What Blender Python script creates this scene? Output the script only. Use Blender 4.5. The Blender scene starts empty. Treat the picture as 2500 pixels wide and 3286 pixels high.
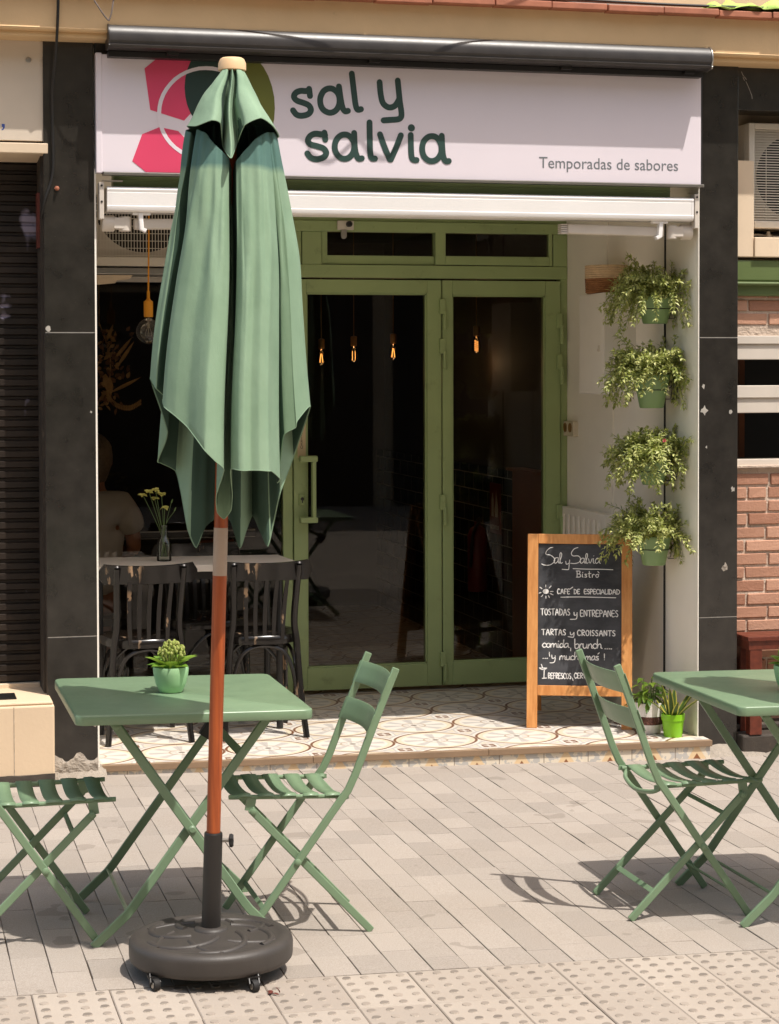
import bpy, bmesh, math, random
from math import sin, cos, pi, radians, sqrt, atan2, floor
from mathutils import Vector as V, Matrix
R = random.Random(7)
S = bpy.context.scene
COL = S.collection
# ------------------------------------------------------------------ camera, sky, sun, exposure
YAW, ROLL = radians(14.2), -.0024
PITCH = math.atan(188 / 6500)
fwd = V((sin(YAW) * cos(PITCH), cos(YAW) * cos(PITCH), -sin(PITCH)))
r0 = V((cos(YAW), -sin(YAW), 0)); u0 = r0.cross(fwd)
cr = r0 * cos(ROLL) + u0 * sin(ROLL); cu = -r0 * sin(ROLL) + u0 * cos(ROLL)
cam = bpy.data.cameras.new('camera'); camo = bpy.data.objects.new('camera', cam); COL.objects.link(camo)
m = Matrix((cr, cu, -fwd)).transposed().to_4x4(); m.translation = V((-.932, -8.902, 1.75))
camo.matrix_world = m
cam.sensor_fit = 'VERTICAL'; cam.sensor_height = 36; cam.sensor_width = 36
cam.lens = 6500 / 3286 * 36; cam.shift_y = -275 / 3286
cam.clip_start = .1; cam.clip_end = 500
S.camera = camo
SUN = V((.25, -.39, 1)).normalized()
w = bpy.data.worlds.new('World'); S.world = w; w.use_nodes = True
nt = w.node_tree
sky = nt.nodes.new('ShaderNodeTexSky'); sky.sky_type = 'NISHITA'; sky.sun_disc = False
sky.sun_elevation = math.asin(SUN.z); sky.sun_rotation = atan2(SUN.x, SUN.y)
sky.dust_density = 2.0; sky.ozone_density = .6
bg = nt.nodes['Background']; warm = nt.nodes.new('ShaderNodeMix'); warm.data_type = 'RGBA'; warm.blend_type = 'MULTIPLY'; warm.inputs[0].default_value = 1; warm.inputs[7].default_value = (1.06, .98, .85, 1)
nt.links.new(sky.outputs[0], warm.inputs[6]); nt.links.new(warm.outputs[2], bg.inputs[0]); bg.inputs[1].default_value = .15
sl = bpy.data.lights.new('sun', 'SUN'); so = bpy.data.objects.new('sun', sl); COL.objects.link(so)
sl.energy = 2.95; sl.angle = radians(.55); sl.color = (1, .95, .88)
so.rotation_euler = SUN.to_track_quat('Z', 'Y').to_euler(); so.location = SUN * 30
vs = S.view_settings; vs.view_transform = 'Standard'; vs.look = 'None'; vs.exposure = 0.78; vs.gamma = 1
try:
    S.cycles.max_bounces = 8; S.cycles.transparent_max_bounces = 24; S.cycles.use_denoising = True
    S.cycles.caustics_reflective = False; S.cycles.caustics_refractive = False
except Exception: pass

# ------------------------------------------------------------------ materials
def lin(c):
    return tuple((x / 255 / 12.92 if x <= 10 else ((x / 255 + .055) / 1.055) ** 2.4) for x in c) + (1,)
class NG:
    def __init__(s, name):
        s.m = bpy.data.materials.new(name); s.m.use_nodes = True; s.t = s.m.node_tree
        s.b = s.t.nodes['Principled BSDF']; s.o = s.t.nodes['Material Output']
    def n(s, typ, **k):
        q = s.t.nodes.new(typ)
        for a, b in k.items(): setattr(q, a, b)
        return q
    def set(s, sock, v):
        if hasattr(v, 'links') or hasattr(v, 'is_linked'): s.t.links.new(v, sock)
        else: sock.default_value = v
    def ma(s, op, a, b=0.0, c=None, clamp=False):
        q = s.n('ShaderNodeMath', operation=op, use_clamp=clamp)
        s.set(q.inputs[0], a); s.set(q.inputs[1], b)
        if c is not None: s.set(q.inputs[2], c)
        return q.outputs[0]
    def mix(s, f, a, b, blend='MIX'):
        q = s.n('ShaderNodeMix', data_type='RGBA', blend_type=blend)
        s.set(q.inputs[0], f); s.set(q.inputs[6], a); s.set(q.inputs[7], b)
        return q.outputs[2]
    def co(s, out='Object'): return s.n('ShaderNodeTexCoord').outputs[out]
    def xyz(s, v):
        q = s.n('ShaderNodeSeparateXYZ'); s.t.links.new(v, q.inputs[0]); return q.outputs
    def map(s, v, sc=(1, 1, 1)):
        q = s.n('ShaderNodeMapping'); s.t.links.new(v, q.inputs[0]); q.inputs[3].default_value = sc; return q.outputs[0]
    def noise(s, v, scale, detail=4, rough=.55):
        q = s.n('ShaderNodeTexNoise'); s.t.links.new(v, q.inputs['Vector'])
        q.inputs['Scale'].default_value = scale; q.inputs['Detail'].default_value = detail; q.inputs['Roughness'].default_value = rough
        return q.outputs[0]
    def ramp(s, f, a, b, lo=(0, 0, 0, 1), hi=(1, 1, 1, 1)):
        q = s.n('ShaderNodeMapRange', clamp=True); s.set(q.inputs[0], f); q.inputs[1].default_value = a; q.inputs[2].default_value = b
        return q.outputs[0]
    def bump(s, h, strength=.2, dist=.01):
        q = s.n('ShaderNodeBump'); s.t.links.new(h, q.inputs['Height']); q.inputs['Strength'].default_value = strength; q.inputs['Distance'].default_value = dist
        s.t.links.new(q.outputs[0], s.b.inputs['Normal']); return q
    def base(s, c): s.set(s.b.inputs['Base Color'], c)
    def p(s, **k):
        for a, v in k.items(): s.set(s.b.inputs[a.replace('_', ' ')], v)
MATS = {}
def pm(name, col, rough=.5, var=.08, scale=6, bump=0, bscale=120, metal=0, spec=.5, bdist=.004, dirt=None, trans=None, coords='Object', rvar=.1):
    g = NG(name); c = g.co(coords); L = lin(col)
    n = g.noise(c, scale)
    a = tuple(x * (1 - var) for x in L[:3]) + (1,); b = tuple(min(1, x * (1 + var)) for x in L[:3]) + (1,)
    cc = g.mix(g.ramp(n, .3, .7), a, b)
    if dirt:
        dn = g.noise(c, dirt[1], 6, .65)
        cc = g.mix(g.ramp(dn, dirt[2], dirt[3]), cc, lin(dirt[0]))
    g.base(cc); g.p(Metallic=metal); g.p(Specular_IOR_Level=spec)
    g.set(g.b.inputs['Roughness'], g.ma('ADD', g.ma('MULTIPLY', g.noise(c, scale * 3), rvar), rough - rvar / 2))
    if bump: g.bump(g.noise(c, bscale, 3), bump, bdist)
    if trans is not None:
        g.p(Transmission_Weight=0.0)
    MATS[name] = g.m
    return g.m
M = MATS
pm('green_paint', (116, 140, 110), .36, .07, 7, .05, 420, dirt=((146, 160, 138), 38, .70, .80), rvar=.22)
pm('green_frame', (154, 172, 118), .45, .08, 3, .08, 200, dirt=((128, 140, 96), 7, .62, .78))
pm('green_dark', (92, 108, 60), .5, .08, 4)
pm('granite', (43, 40, 36), .2, .35, 9, .02, 300, dirt=((120, 114, 104), 150, .66, .74), spec=.6)
pm('joint_white', (168, 162, 152), .8, .15, 30)
pm('mortar', (150, 140, 128), .9, .2, 12, .8, 40, bdist=.02)
pm('cream_wall', (212, 188, 158), .8, .05, 4, .15, 60, dirt=((150, 128, 104), 5, .7, .9))
pm('cornice_paint', (214, 182, 138), .75, .08, 3, .2, 50, dirt=((120, 88, 56), 7, .68, .82))
pm('terracotta', (168, 106, 80), .7, .2, 9, .2, 60)
pm('white_wall', (244, 237, 224), .75, .04, 2.5, .2, 90)
pm('fascia_paint', (206, 192, 174), .6, .06, 3, dirt=((150, 136, 118), 6, .66, .85))
pm('white_box', (236, 230, 220), .55, .03, 3)
pm('sign_white', (226, 216, 222), .35, .02, 2)
pm('sign_dark', (48, 72, 66), .4, .05, 4)
pm('sign_grey', (112, 116, 120), .45, .03, 4)
pm('sign_pink', (216, 70, 104), .4, .04, 3)
pm('sign_olive', (108, 112, 48), .4, .05, 4)
pm('sign_deep_green', (36, 58, 52), .4, .05, 4)
pm('white_metal', (236, 232, 228), .35, .03, 4)
pm('offwhite_metal', (206, 196, 184), .4, .06, 6)
pm('black_awning', (50, 46, 44), .38, .2, 14, .05, 200, dirt=((150, 140, 130), 30, .72, .84))
pm('dark_metal', (30, 28, 27), .45, .1, 8)
pm('black_cable', (26, 23, 20), .5, .1, 8)
pm('steel', (170, 166, 160), .3, .05, 10, metal=.9)
pm('base_plastic', (62, 57, 53), .52, .12, 9, .12, 220)
pm('tube_black', (34, 31, 29), .4, .1, 9, .1, 240)
pm('rubber', (28, 26, 25), .7, .1, 9)
pm('pole_sleeve', (168, 146, 126), .45, .08, 8)
pm('finial_wood', (226, 190, 146), .5, .08, 8)
pm('white_table', (214, 204, 192), .4, .03, 4)
pm('pot_green', (168, 208, 158), .42, .04, 5)
pm('planter_green', (128, 156, 106), .45, .06, 6)
pm('pot_lime', (128, 190, 22), .35, .04, 5)
pm('pot_white', (228, 222, 216), .4, .04, 5)
pm('pot_brown', (92, 58, 48), .9, .5, 90, .9, 120, bdist=.01)
pm('soil', (40, 28, 20), .95, .4, 40, .6, 60, bdist=.02)
pm('basket_dark', (152, 104, 66), .85, .2, 30, .5, 90)
pm('basket_light', (214, 186, 150), .85, .15, 30, .5, 90)
pm('yellow_plastic', (226, 150, 22), .5, .04, 5)
pm('ac_white', (212, 204, 190), .45, .04, 4, dirt=((150, 136, 116), 8, .68, .9))
pm('ac_dark', (36, 30, 25), .7, .2, 9)
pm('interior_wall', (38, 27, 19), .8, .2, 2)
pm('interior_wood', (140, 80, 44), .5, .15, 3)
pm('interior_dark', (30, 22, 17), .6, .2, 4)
pm('skin', (172, 118, 92), .55, .06, 8)
pm('hair', (132, 110, 88), .6, .3, 60, .6, 140)
pm('tshirt', (222, 212, 204), .85, .05, 9, .3, 60)
pm('trousers', (40, 36, 40), .85, .1, 9)
pm('dried', (196, 152, 96), .8, .25, 20)
pm('dried_dark', (132, 92, 58), .85, .3, 20)
pm('petal', (214, 206, 112), .7, .1, 30)
pm('stem', (92, 112, 60), .6, .15, 20)
pm('red_paint', (120, 22, 18), .35, .05, 5)
pm('white_print', (225, 220, 212), .6, .03, 5)
pm('chalk', (236, 234, 230), .9, .05, 60)
pm('ledge_cream', (222, 200, 172), .7, .05, 4, .1, 60)
pm('red_wood', (132, 58, 36), .42, .2, 4, .1, 90)
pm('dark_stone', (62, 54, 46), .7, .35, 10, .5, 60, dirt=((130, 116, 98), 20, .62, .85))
pm('tread_brown', (138, 114, 90), .55, .1, 8, .1, 90, dirt=((220, 205, 180), 60, .72, .78))
pm('asphalt', (98, 92, 86), .9, .15, 6, .3, 80)
pm('street_stone', (176, 164, 150), .9, .12, 3, .3, 80)
pm('far_wall', (206, 190, 164), .8, .12, 1.5)
pm('far_dark', (34, 30, 28), .4, .1, 3)
pm('plate_paper', (206, 186, 148), .5, .03, 5)
pm('cloth_green', (176, 206, 104), .8, .1, 14, .3, 50)
pm('cable_grey', (112, 100, 94), .6, .2, 12)
pm('socket', (212, 200, 176), .5, .03, 6)
pm('blue_print', (58, 84, 160), .6, .02, 5)
pm('sticker_red', (104, 46, 34), .6, .3, 20)
pm('amber_base', (150, 110, 60), .4, .05, 8, metal=.5)

def leafmat(name, a, b, rough=.45):
    g = NG(name); geo = g.n('ShaderNodeNewGeometry')
    c = g.mix(geo.outputs['Random Per Island'], lin(a), lin(b)); g.base(c); g.p(Roughness=rough, Specular_IOR_Level=.4)
    tr = g.n('ShaderNodeBsdfTranslucent'); g.set(tr.inputs[0], g.mix(.5, c, (.35, .45, .05, 1)))
    mx = g.n('ShaderNodeMixShader'); mx.inputs[0].default_value = .28
    g.t.links.new(g.b.outputs[0], mx.inputs[1]); g.t.links.new(tr.outputs[0], mx.inputs[2]); g.t.links.new(mx.outputs[0], g.o.inputs[0])
    M[name] = g.m
leafmat('leaf_trailing', (136, 146, 70), (210, 210, 142))
leafmat('leaf_bright', (96, 140, 44), (150, 176, 70))
leafmat('leaf_dark', (52, 92, 30), (108, 132, 44), .35)
leafmat('leaf_sword', (66, 92, 44), (84, 110, 56), .4)
leafmat('leaf_edge', (196, 188, 82), (206, 196, 96), .4)
leafmat('bud', (150, 170, 72), (206, 206, 130), .5)

def glass(name, tint=(1, 1, 1, 1), ior=1.5, refl=1.0):
    g = NG(name); g.t.nodes.remove(g.b)
    t = g.n('ShaderNodeBsdfTransparent'); t.inputs[0].default_value = tint
    gl = g.n('ShaderNodeBsdfGlossy'); gl.inputs['Roughness'].default_value = .012
    fr = g.n('ShaderNodeFresnel'); fr.inputs[0].default_value = ior
    mx = g.n('ShaderNodeMixShader'); g.t.links.new(g.ma('MULTIPLY', fr.outputs[0], refl), mx.inputs[0])
    g.t.links.new(t.outputs[0], mx.inputs[1]); g.t.links.new(gl.outputs[0], mx.inputs[2]); g.t.links.new(mx.outputs[0], g.o.inputs[0])
    M[name] = g.m
glass('window_glass', (.8, .78, .74, 1), 1.5, .55)
glass('clear_glass', (.93, .95, .92, 1), 1.45)
glass('bulb_glass', (.86, .8, .7, 1), 1.5, 1.3)
def emit(name, col, st):
    g = NG(name); g.p(Base_Color=lin(col), Emission_Color=lin(col), Emission_Strength=st); M[name] = g.m
emit('filament', (255, 176, 92), 2.6)

def mk_canopy():
    g = NG('canopy_fabric'); c = g.co(); z = g.xyz(c)[2]
    n = g.noise(c, 5, 5)
    col = g.mix(g.ramp(n, .3, .7), lin((122, 148, 122)), lin((137, 162, 136)))
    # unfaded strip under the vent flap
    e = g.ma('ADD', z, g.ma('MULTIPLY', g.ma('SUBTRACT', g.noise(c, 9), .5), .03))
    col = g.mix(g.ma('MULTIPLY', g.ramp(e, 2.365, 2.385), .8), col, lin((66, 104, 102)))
    g.base(col); g.p(Roughness=.8, Specular_IOR_Level=.25)
    wv = g.noise(g.map(c, (1, 1, 1)), 900, 1)
    h = g.ma('ADD', g.ma('MULTIPLY', wv, .12), g.ma('ADD', g.ma('MULTIPLY', g.noise(g.map(c, (1, 1, .4)), 22, 5), .8), g.ma('MULTIPLY', g.noise(g.map(c, (1, 1, .4)), 9, 2), .5)))
    g.bump(h, .3, .016)
    M['canopy_fabric'] = g.m
    pm('canopy_shaded_inside', (52, 76, 62), .85, .08, 8, .3, 60)  # unfaded underside, darkened further in colour to stand for shade inside the canopy
    g = NG('vent_fabric'); c = g.co(); n = g.noise(c, 5, 5)
    g.base(g.mix(g.ramp(n, .3, .7), lin((128, 154, 128)), lin((142, 167, 141)))); g.p(Roughness=.8, Specular_IOR_Level=.25)
    g.bump(g.noise(g.map(c, (1, 1, .6)), 30, 4), .2, .012); M['vent_fabric'] = g.m
mk_canopy()
def mk_wood(name, a, b, axis, rough=.45, sc=40):
    g = NG(name); c = g.co(); s3 = [sc, sc, sc]; s3[axis] = sc * .05
    n = g.noise(g.map(c, tuple(s3)), 1.0, 5, .6)
    g.base(g.mix(g.ramp(n, .3, .72), lin(a), lin(b))); g.p(Roughness=rough); g.bump(n, .08, .003); M[name] = g.m
mk_wood('pole_wood', (128, 56, 22), (178, 88, 38), 2, .35, 60)
mk_wood('board_wood', (188, 122, 64), (222, 160, 96), 2, .5, 46)
mk_wood('bench_wood', (84, 36, 22), (112, 52, 34), 1, .4, 40)
def mk_blackwood():
    g = NG('worn_black'); c = g.co(); geo = g.n('ShaderNodeNewGeometry')
    n = g.noise(g.map(c, (1, 1, .3)), 30, 5, .6); n2 = g.noise(g.map(c, (1, 1, .25)), 9, 3, .5)
    f = g.ramp(g.ma('ADD', n, g.ma('MULTIPLY', g.ma('SUBTRACT', geo.outputs['Pointiness'], .5), .9)), .65, .69)
    f2 = g.ma('MULTIPLY', f, g.ramp(n2, .5, .6))
    g.base(g.mix(f2, lin((24, 21, 19)), lin((156, 128, 100)))); g.set(g.b.inputs['Roughness'], g.ma('ADD', g.ma('MULTIPLY', f2, .5), .22)); M['worn_black'] = g.m
mk_blackwood()
def mk_chalkboard():
    g = NG('chalkboard'); c = g.co()
    n = g.ramp(g.noise(g.map(c, (2.2, 2.2, 3.5)), 2.4, 5, .6), .35, .75); n2 = g.ramp(g.noise(g.map(c, (1, 1, 5)), 24, 5, .7), .55, .8)
    f = g.ma('ADD', g.ma('MULTIPLY', n, .4), g.ma('MULTIPLY', n2, .22))
    g.base(g.mix(f, lin((40, 41, 44)), lin((112, 112, 116)))); g.p(Roughness=.62); M['chalkboard'] = g.m
mk_chalkboard()
def mk_paver():
    g = NG('paver_stone'); c = g.co(); geo = g.n('ShaderNodeNewGeometry'); r = geo.outputs['Random Per Island']
    n = g.noise(c, 2.2, 5, .6); f = g.noise(c, 260, 3, .7)
    a = g.mix(r, lin((146, 136, 126)), lin((165, 154, 143)))
    a = g.mix(g.ma('MULTIPLY', g.ramp(n, .45, .75), .4), a, lin((146, 132, 118)))
    a = g.mix(g.ramp(f, .35, .7), g.mix(.22, a, (0.1, .09, .08, 1)), g.mix(.16, a, (.8, .75, .7, 1)))
    st = g.ramp(g.noise(c, 6.5, 2, .4), .69, .70)
    a = g.mix(g.ma('MULTIPLY', st, .3), a, lin((96, 86, 76)))
    g.base(a); g.p(Roughness=.85, Specular_IOR_Level=.25); g.bump(g.noise(c, 180, 4, .7), .3, .004); M['paver_stone'] = g.m
    g = NG('tactile_stone'); c = g.co(); geo = g.n('ShaderNodeNewGeometry'); r = geo.outputs['Random Per Island']
    f = g.noise(c, 240, 3, .7); a = g.mix(r, lin((160, 149, 138)), lin((175, 164, 152)))
    a = g.mix(g.ramp(f, .35, .7), g.mix(.15, a, (0.15, .13, .11, 1)), a)
    a = g.mix(g.ma('MULTIPLY', g.ramp(g.noise(c, 3, 4), .4, .7), .3), a, lin((150, 137, 124)))
    g.base(a); g.p(Roughness=.85, Specular_IOR_Level=.25); g.bump(g.noise(c, 180, 4, .7), .25, .004); M['tactile_stone'] = g.m
    g = NG('dot_worn'); geo = g.n('ShaderNodeNewGeometry'); g.base(g.mix(geo.outputs['Random Per Island'], lin((112, 103, 94)), lin((156, 144, 132)))); g.p(Roughness=.85); M['dot_worn'] = g.m
    pm('joint_sand', (96, 82, 70), .95, .3, 20, .5, 80)
mk_paver()
def tile_color(g, X, Y):
    """hydraulic tile pattern: lattice of flower discs, brown-edged bands and small brown squares, cell .4 m"""
    P_ = .4
    def fr(v, off):
        return g.ma('SUBTRACT', g.ma('MULTIPLY', g.ma('FRACT', g.ma('ADD', g.ma('DIVIDE', g.ma('SUBTRACT', v, off), P_), .5)), P_), P_ / 2)
    mx, my = fr(X, .2), fr(Y, .035)          # motif centre (square)
    fx, fy = fr(X, .0), fr(Y, .235)          # flower centre
    d = g.ma('SQRT', g.ma('ADD', g.ma('MULTIPLY', fx, fx), g.ma('MULTIPLY', fy, fy)))
    ang = g.ma('ARCTAN2', fy, fx)
    # tight band near the +-45 degree gap is left open so that the ring reads as arcs
    dm = g.ma('SQRT', g.ma('ADD', g.ma('MULTIPLY', mx, mx), g.ma('MULTIPLY', my, my)))
    def band(v, a, b, e=.002):
        return g.ma('MULTIPLY', g.ramp(v, a - e, a + e), g.ma('SUBTRACT', 1.0, g.ramp(v, b - e, b + e)))
    wob = g.ma('ADD', d, g.ma('MULTIPLY', g.ma('COSINE', g.ma('MULTIPLY', ang, 4.0)), -.003))
    white = lin((216, 209, 199)); cream = lin((214, 200, 176)); grey = lin((184, 179, 174)); brown = lin((112, 72, 48)); dark = lin((96, 84, 76))
    col = white
    pet = g.ma('MULTIPLY', g.ramp(g.ma('COSINE', g.ma('MULTIPLY', ang, 8.0)), .1, .4), band(d, .03, .15, .004))
    col = g.mix(pet, white, grey)
    col = g.mix(band(wob, .160, .184), col, cream)
    col = g.mix(band(wob, .184, .197), col, brown)
    col = g.mix(band(wob, .212, .228, .003), col, grey)
    mq = g.ma('MAXIMUM', g.ma('ABSOLUTE', mx), g.ma('ABSOLUTE', my))
    col = g.mix(g.ma('SUBTRACT', 1.0, g.ramp(mq, .03, .033)), col, brown)
    col = g.mix(band(mq, .044, .054, .0015), col, grey)
    col = g.mix(g.ma('MULTIPLY', band(mq, .054, .082, .0015), g.ramp(wob, .228, .232)), col, cream)
    col = g.mix(band(d, .052, .060, .0015), col, lin((170, 150, 128)))
    cross = g.ma('MINIMUM', g.ma('ABSOLUTE', mx), g.ma('ABSOLUTE', my))
    col = g.mix(g.ma('MULTIPLY', g.ma('SUBTRACT', 1.0, g.ramp(cross, .005, .007)), g.ma('SUBTRACT', 1.0, g.ramp(mq, .024, .026))), col, white)
    col = g.mix(g.ma('SUBTRACT', 1.0, g.ramp(d, .013, .017)), col, dark)
    col = g.mix(band(d, .026, .03), col, grey)
    # grout
    def gr(v, off): return g.ma('SUBTRACT', 1.0, g.ramp(g.ma('ABSOLUTE', g.ma('SUBTRACT', g.ma('FRACT', g.ma('ADD', g.ma('DIVIDE', g.ma('SUBTRACT', v, off), .2), .5)), .5)), .004, .008))
    col = g.mix(g.ma('MULTIPLY', g.ma('MAXIMUM', gr(X, 0), gr(Y, .035)), .45), col, lin((150, 140, 128)))
    return col
def mk_tile():
    g = NG('floor_tile'); c = g.co(); x = g.xyz(c); col = tile_color(g, x[0], x[1])
    n = g.noise(c, 3, 4); col = g.mix(g.ma('MULTIPLY', g.ramp(n, .4, .8), .25), col, lin((176, 160, 140)))
    g.base(col); g.p(Roughness=.42); M['floor_tile'] = g.m
    g = NG('riser_tile'); c = g.co(); x = g.xyz(c)
    u = g.ma('SUBTRACT', g.ma('MULTIPLY', g.ma('FRACT', g.ma('DIVIDE', g.ma('SUBTRACT', x[0], 1.609), .212)), .212), .106)
    vz = g.ma('ADD', x[2], .09)
    au = g.ma('ABSOLUTE', u)
    n = g.ramp(g.noise(g.map(c, (1, .2, 1)), 34, 2, .4), .47, .5)
    col = g.mix(n, lin((186, 182, 176)), lin((222, 210, 190)))
    tri = g.ma('SUBTRACT', 1.0, g.ramp(g.ma('ADD', g.ma('MULTIPLY', au, 1.0), g.ma('MULTIPLY', vz, .62)), .047, .05))
    col = g.mix(tri, col, lin((222, 194, 154)))
    tri2 = g.ma('SUBTRACT', 1.0, g.ramp(g.ma('ADD', au, g.ma('MULTIPLY', vz, .7)), .021, .024))
    col = g.mix(tri2, col, lin((136, 86, 54)))
    col = g.mix(g.ramp(au, .1035, .1045), col, lin((140, 126, 112)))
    g.base(col); g.p(Roughness=.45); M['riser_tile'] = g.m
mk_tile()
def mk_brick():
    g = NG('brick'); c = g.co(); geo = g.n('ShaderNodeNewGeometry'); r = geo.outputs['Random Per Island']
    n = g.noise(c, 16, 5, .65)
    a = g.mix(r, lin((158, 110, 86)), lin((198, 152, 126))); a = g.mix(g.ma('MULTIPLY', g.ramp(n, .5, .75), .5), a, lin((196, 150, 128)))
    g.base(a); g.p(Roughness=.85); g.bump(g.noise(c, 90, 5, .7), .6, .006); M['brick'] = g.m
    pm('brick_mortar', (196, 176, 158), .95, .1, 20, .8, 60, bdist=.012)
mk_brick()
def mk_metro():
    g = NG('metro_tile'); c = g.co(); x = g.xyz(c)
    cb = g.n('ShaderNodeCombineXYZ'); g.t.links.new(x[1], cb.inputs[0]); g.t.links.new(x[2], cb.inputs[1])
    br = g.n('ShaderNodeTexBrick'); g.t.links.new(cb.outputs[0], br.inputs[0])
    br.inputs['Scale'].default_value = 1; br.inputs['Brick Width'].default_value = .2; br.inputs['Row Height'].default_value = .1
    br.inputs['Mortar Size'].default_value = .003; br.inputs['Mortar Smooth'].default_value = 0
    br.inputs['Color1'].default_value = lin((22, 34, 28)); br.inputs['Color2'].default_value = lin((28, 40, 34)); br.inputs['Mortar'].default_value = lin((170, 165, 155))
    g.base(br.outputs[0]); g.p(Roughness=.2); M['metro_tile'] = g.m
mk_metro()
def mk_shutter():
    g = NG('shutter_metal'); c = g.co(); n = g.noise(c, 5, 5, .6); n2 = g.noise(g.map(c, (1, 1, .5)), 7, 3, .5)
    col = g.mix(g.ramp(n, .3, .7), lin((26, 20, 16)), lin((54, 43, 35)))
    col = g.mix(g.ramp(n2, .66, .72), col, lin((150, 142, 160)))
    g.base(col); g.p(Roughness=.5, Metallic=.25); M['shutter_metal'] = g.m
mk_shutter()

# ------------------------------------------------------------------ mesh building
class MB:
    def __init__(s): s.v = []; s.f = []; s.mi = []; s.cur = 0
    def add(s, vs, fs):
        b = len(s.v); s.v += [tuple(p) for p in vs]
        for f in fs: s.f.append(tuple(b + i for i in f)); s.mi.append(s.cur)
        return s
    def box(s, x0, x1, y0, y1, z0, z1):
        return s.add([(x0, y0, z0), (x1, y0, z0), (x1, y1, z0), (x0, y1, z0), (x0, y0, z1), (x1, y0, z1), (x1, y1, z1), (x0, y1, z1)],
                     [(0, 3, 2, 1), (4, 5, 6, 7), (0, 1, 5, 4), (1, 2, 6, 5), (2, 3, 7, 6), (3, 0, 4, 7)])
    def hexa(s, b, t):
        return s.add(list(b) + list(t), [(0, 3, 2, 1), (4, 5, 6, 7), (0, 1, 5, 4), (1, 2, 6, 5), (2, 3, 7, 6), (3, 0, 4, 7)])
    def bar(s, pts, w, h, side):
        """rectangular bar along pts; w along side vector, h along the other normal"""
        pts = [V(p) for p in pts]; side = V(side).normalized(); n = len(pts); rings = []
        for i, p in enumerate(pts):
            t = (pts[min(i + 1, n - 1)] - pts[max(i - 1, 0)]).normalized()
            nn = t.cross(side).normalized()
            k = 1.0
            if 0 < i < n - 1:
                d1 = (pts[i] - pts[i - 1]).normalized(); k = 1 / max(.5, d1.dot(t))
            rings.append([p - side * w / 2 - nn * h / 2 * k, p + side * w / 2 - nn * h / 2 * k, p + side * w / 2 + nn * h / 2 * k, p - side * w / 2 + nn * h / 2 * k])
        vs = [q for r in rings for q in r]; fs = [(3, 2, 1, 0), tuple(4 * (n - 1) + i for i in range(4))]
        for i in range(n - 1):
            for j in range(4):
                fs.append((4 * i + j, 4 * i + (j + 1) % 4, 4 * i + 4 + (j + 1) % 4, 4 * i + 4 + j))
        return s.add(vs, fs)
    def tube(s, pts, r, n=8, closed=False):
        pts = [V(p) for p in pts]; k = len(pts)
        rr = r if isinstance(r, (list, tuple)) else [r] * k
        rings = []; up = None
        for i, p in enumerate(pts):
            if closed: t = pts[(i + 1) % k] - pts[i - 1]
            else: t = pts[min(i + 1, k - 1)] - pts[max(i - 1, 0)]
            t.normalize()
            if up is None:
                up = V((0, 0, 1)) if abs(t.z) < .9 else V((1, 0, 0))
            a = t.cross(up)
            if a.length < 1e-5: a = t.cross(V((.3, 1, .2)))
            a.normalize(); b = a.cross(t).normalized(); up = b
            rings.append([p + (a * cos(2 * pi * j / n) + b * sin(2 * pi * j / n)) * rr[i] for j in range(n)])
        vs = [q for g in rings for q in g]; fs = []
        for i in range(k if closed else k - 1):
            i2 = (i + 1) % k
            for j in range(n): fs.append((i * n + j, i * n + (j + 1) % n, i2 * n + (j + 1) % n, i2 * n + j))
        if not closed: fs += [tuple(range(n - 1, -1, -1)), tuple((k - 1) * n + j for j in range(n))]
        return s.add(vs, fs)
    def lathe(s, prof, n=32, o=(0, 0, 0), ax=None):
        vs = []; fs = []; o = V(o)
        Rm = (V((0, 0, 1)).rotation_difference(V(ax)).to_matrix() if ax else Matrix.Identity(3))
        for r, z in prof:
            for j in range(n):
                vs.append(o + Rm @ V((r * cos(2 * pi * j / n), r * sin(2 * pi * j / n), z)))
        for i in range(len(prof) - 1):
            for j in range(n):
                fs.append((i * n + j, i * n + (j + 1) % n, (i + 1) * n + (j + 1) % n, (i + 1) * n + j))
        if prof[0][0] > 1e-4: fs.append(tuple(range(n - 1, -1, -1)))
        if prof[-1][0] > 1e-4: fs.append(tuple((len(prof) - 1) * n + j for j in range(n)))
        return s.add(vs, fs)
    def prism(s, poly, f, n0, n1):
        """poly in 2d, f(u,v,n)->xyz"""
        k = len(poly); vs = [f(u, v, n0) for u, v in poly] + [f(u, v, n1) for u, v in poly]
        fs = [tuple(range(k - 1, -1, -1)), tuple(range(k, 2 * k))] + [(i, (i + 1) % k, k + (i + 1) % k, k + i) for i in range(k)]
        return s.add(vs, fs)
    def grid(s, rows, cu=False):
        n = len(rows); k = len(rows[0]); vs = [p for r in rows for p in r]; fs = []
        for i in range(n - 1):
            for j in range(k if cu else k - 1):
                fs.append((i * k + j, i * k + (j + 1) % k, (i + 1) * k + (j + 1) % k, (i + 1) * k + j))
        return s.add(vs, fs)
    def sphere(s, c, r, n=8, m_=6, sc=(1, 1, 1)):
        c = V(c); vs = []; fs = []
        for i in range(m_ + 1):
            for j in range(n):
                a = pi * i / m_
                vs.append((c.x + r * sc[0] * sin(a) * cos(2 * pi * j / n), c.y + r * sc[1] * sin(a) * sin(2 * pi * j / n), c.z + r * sc[2] * cos(a)))
        for i in range(m_):
            for j in range(n): fs.append((i * n + j, (i + 1) * n + j, (i + 1) * n + (j + 1) % n, i * n + (j + 1) % n))
        return s.add(vs, fs)
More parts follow.
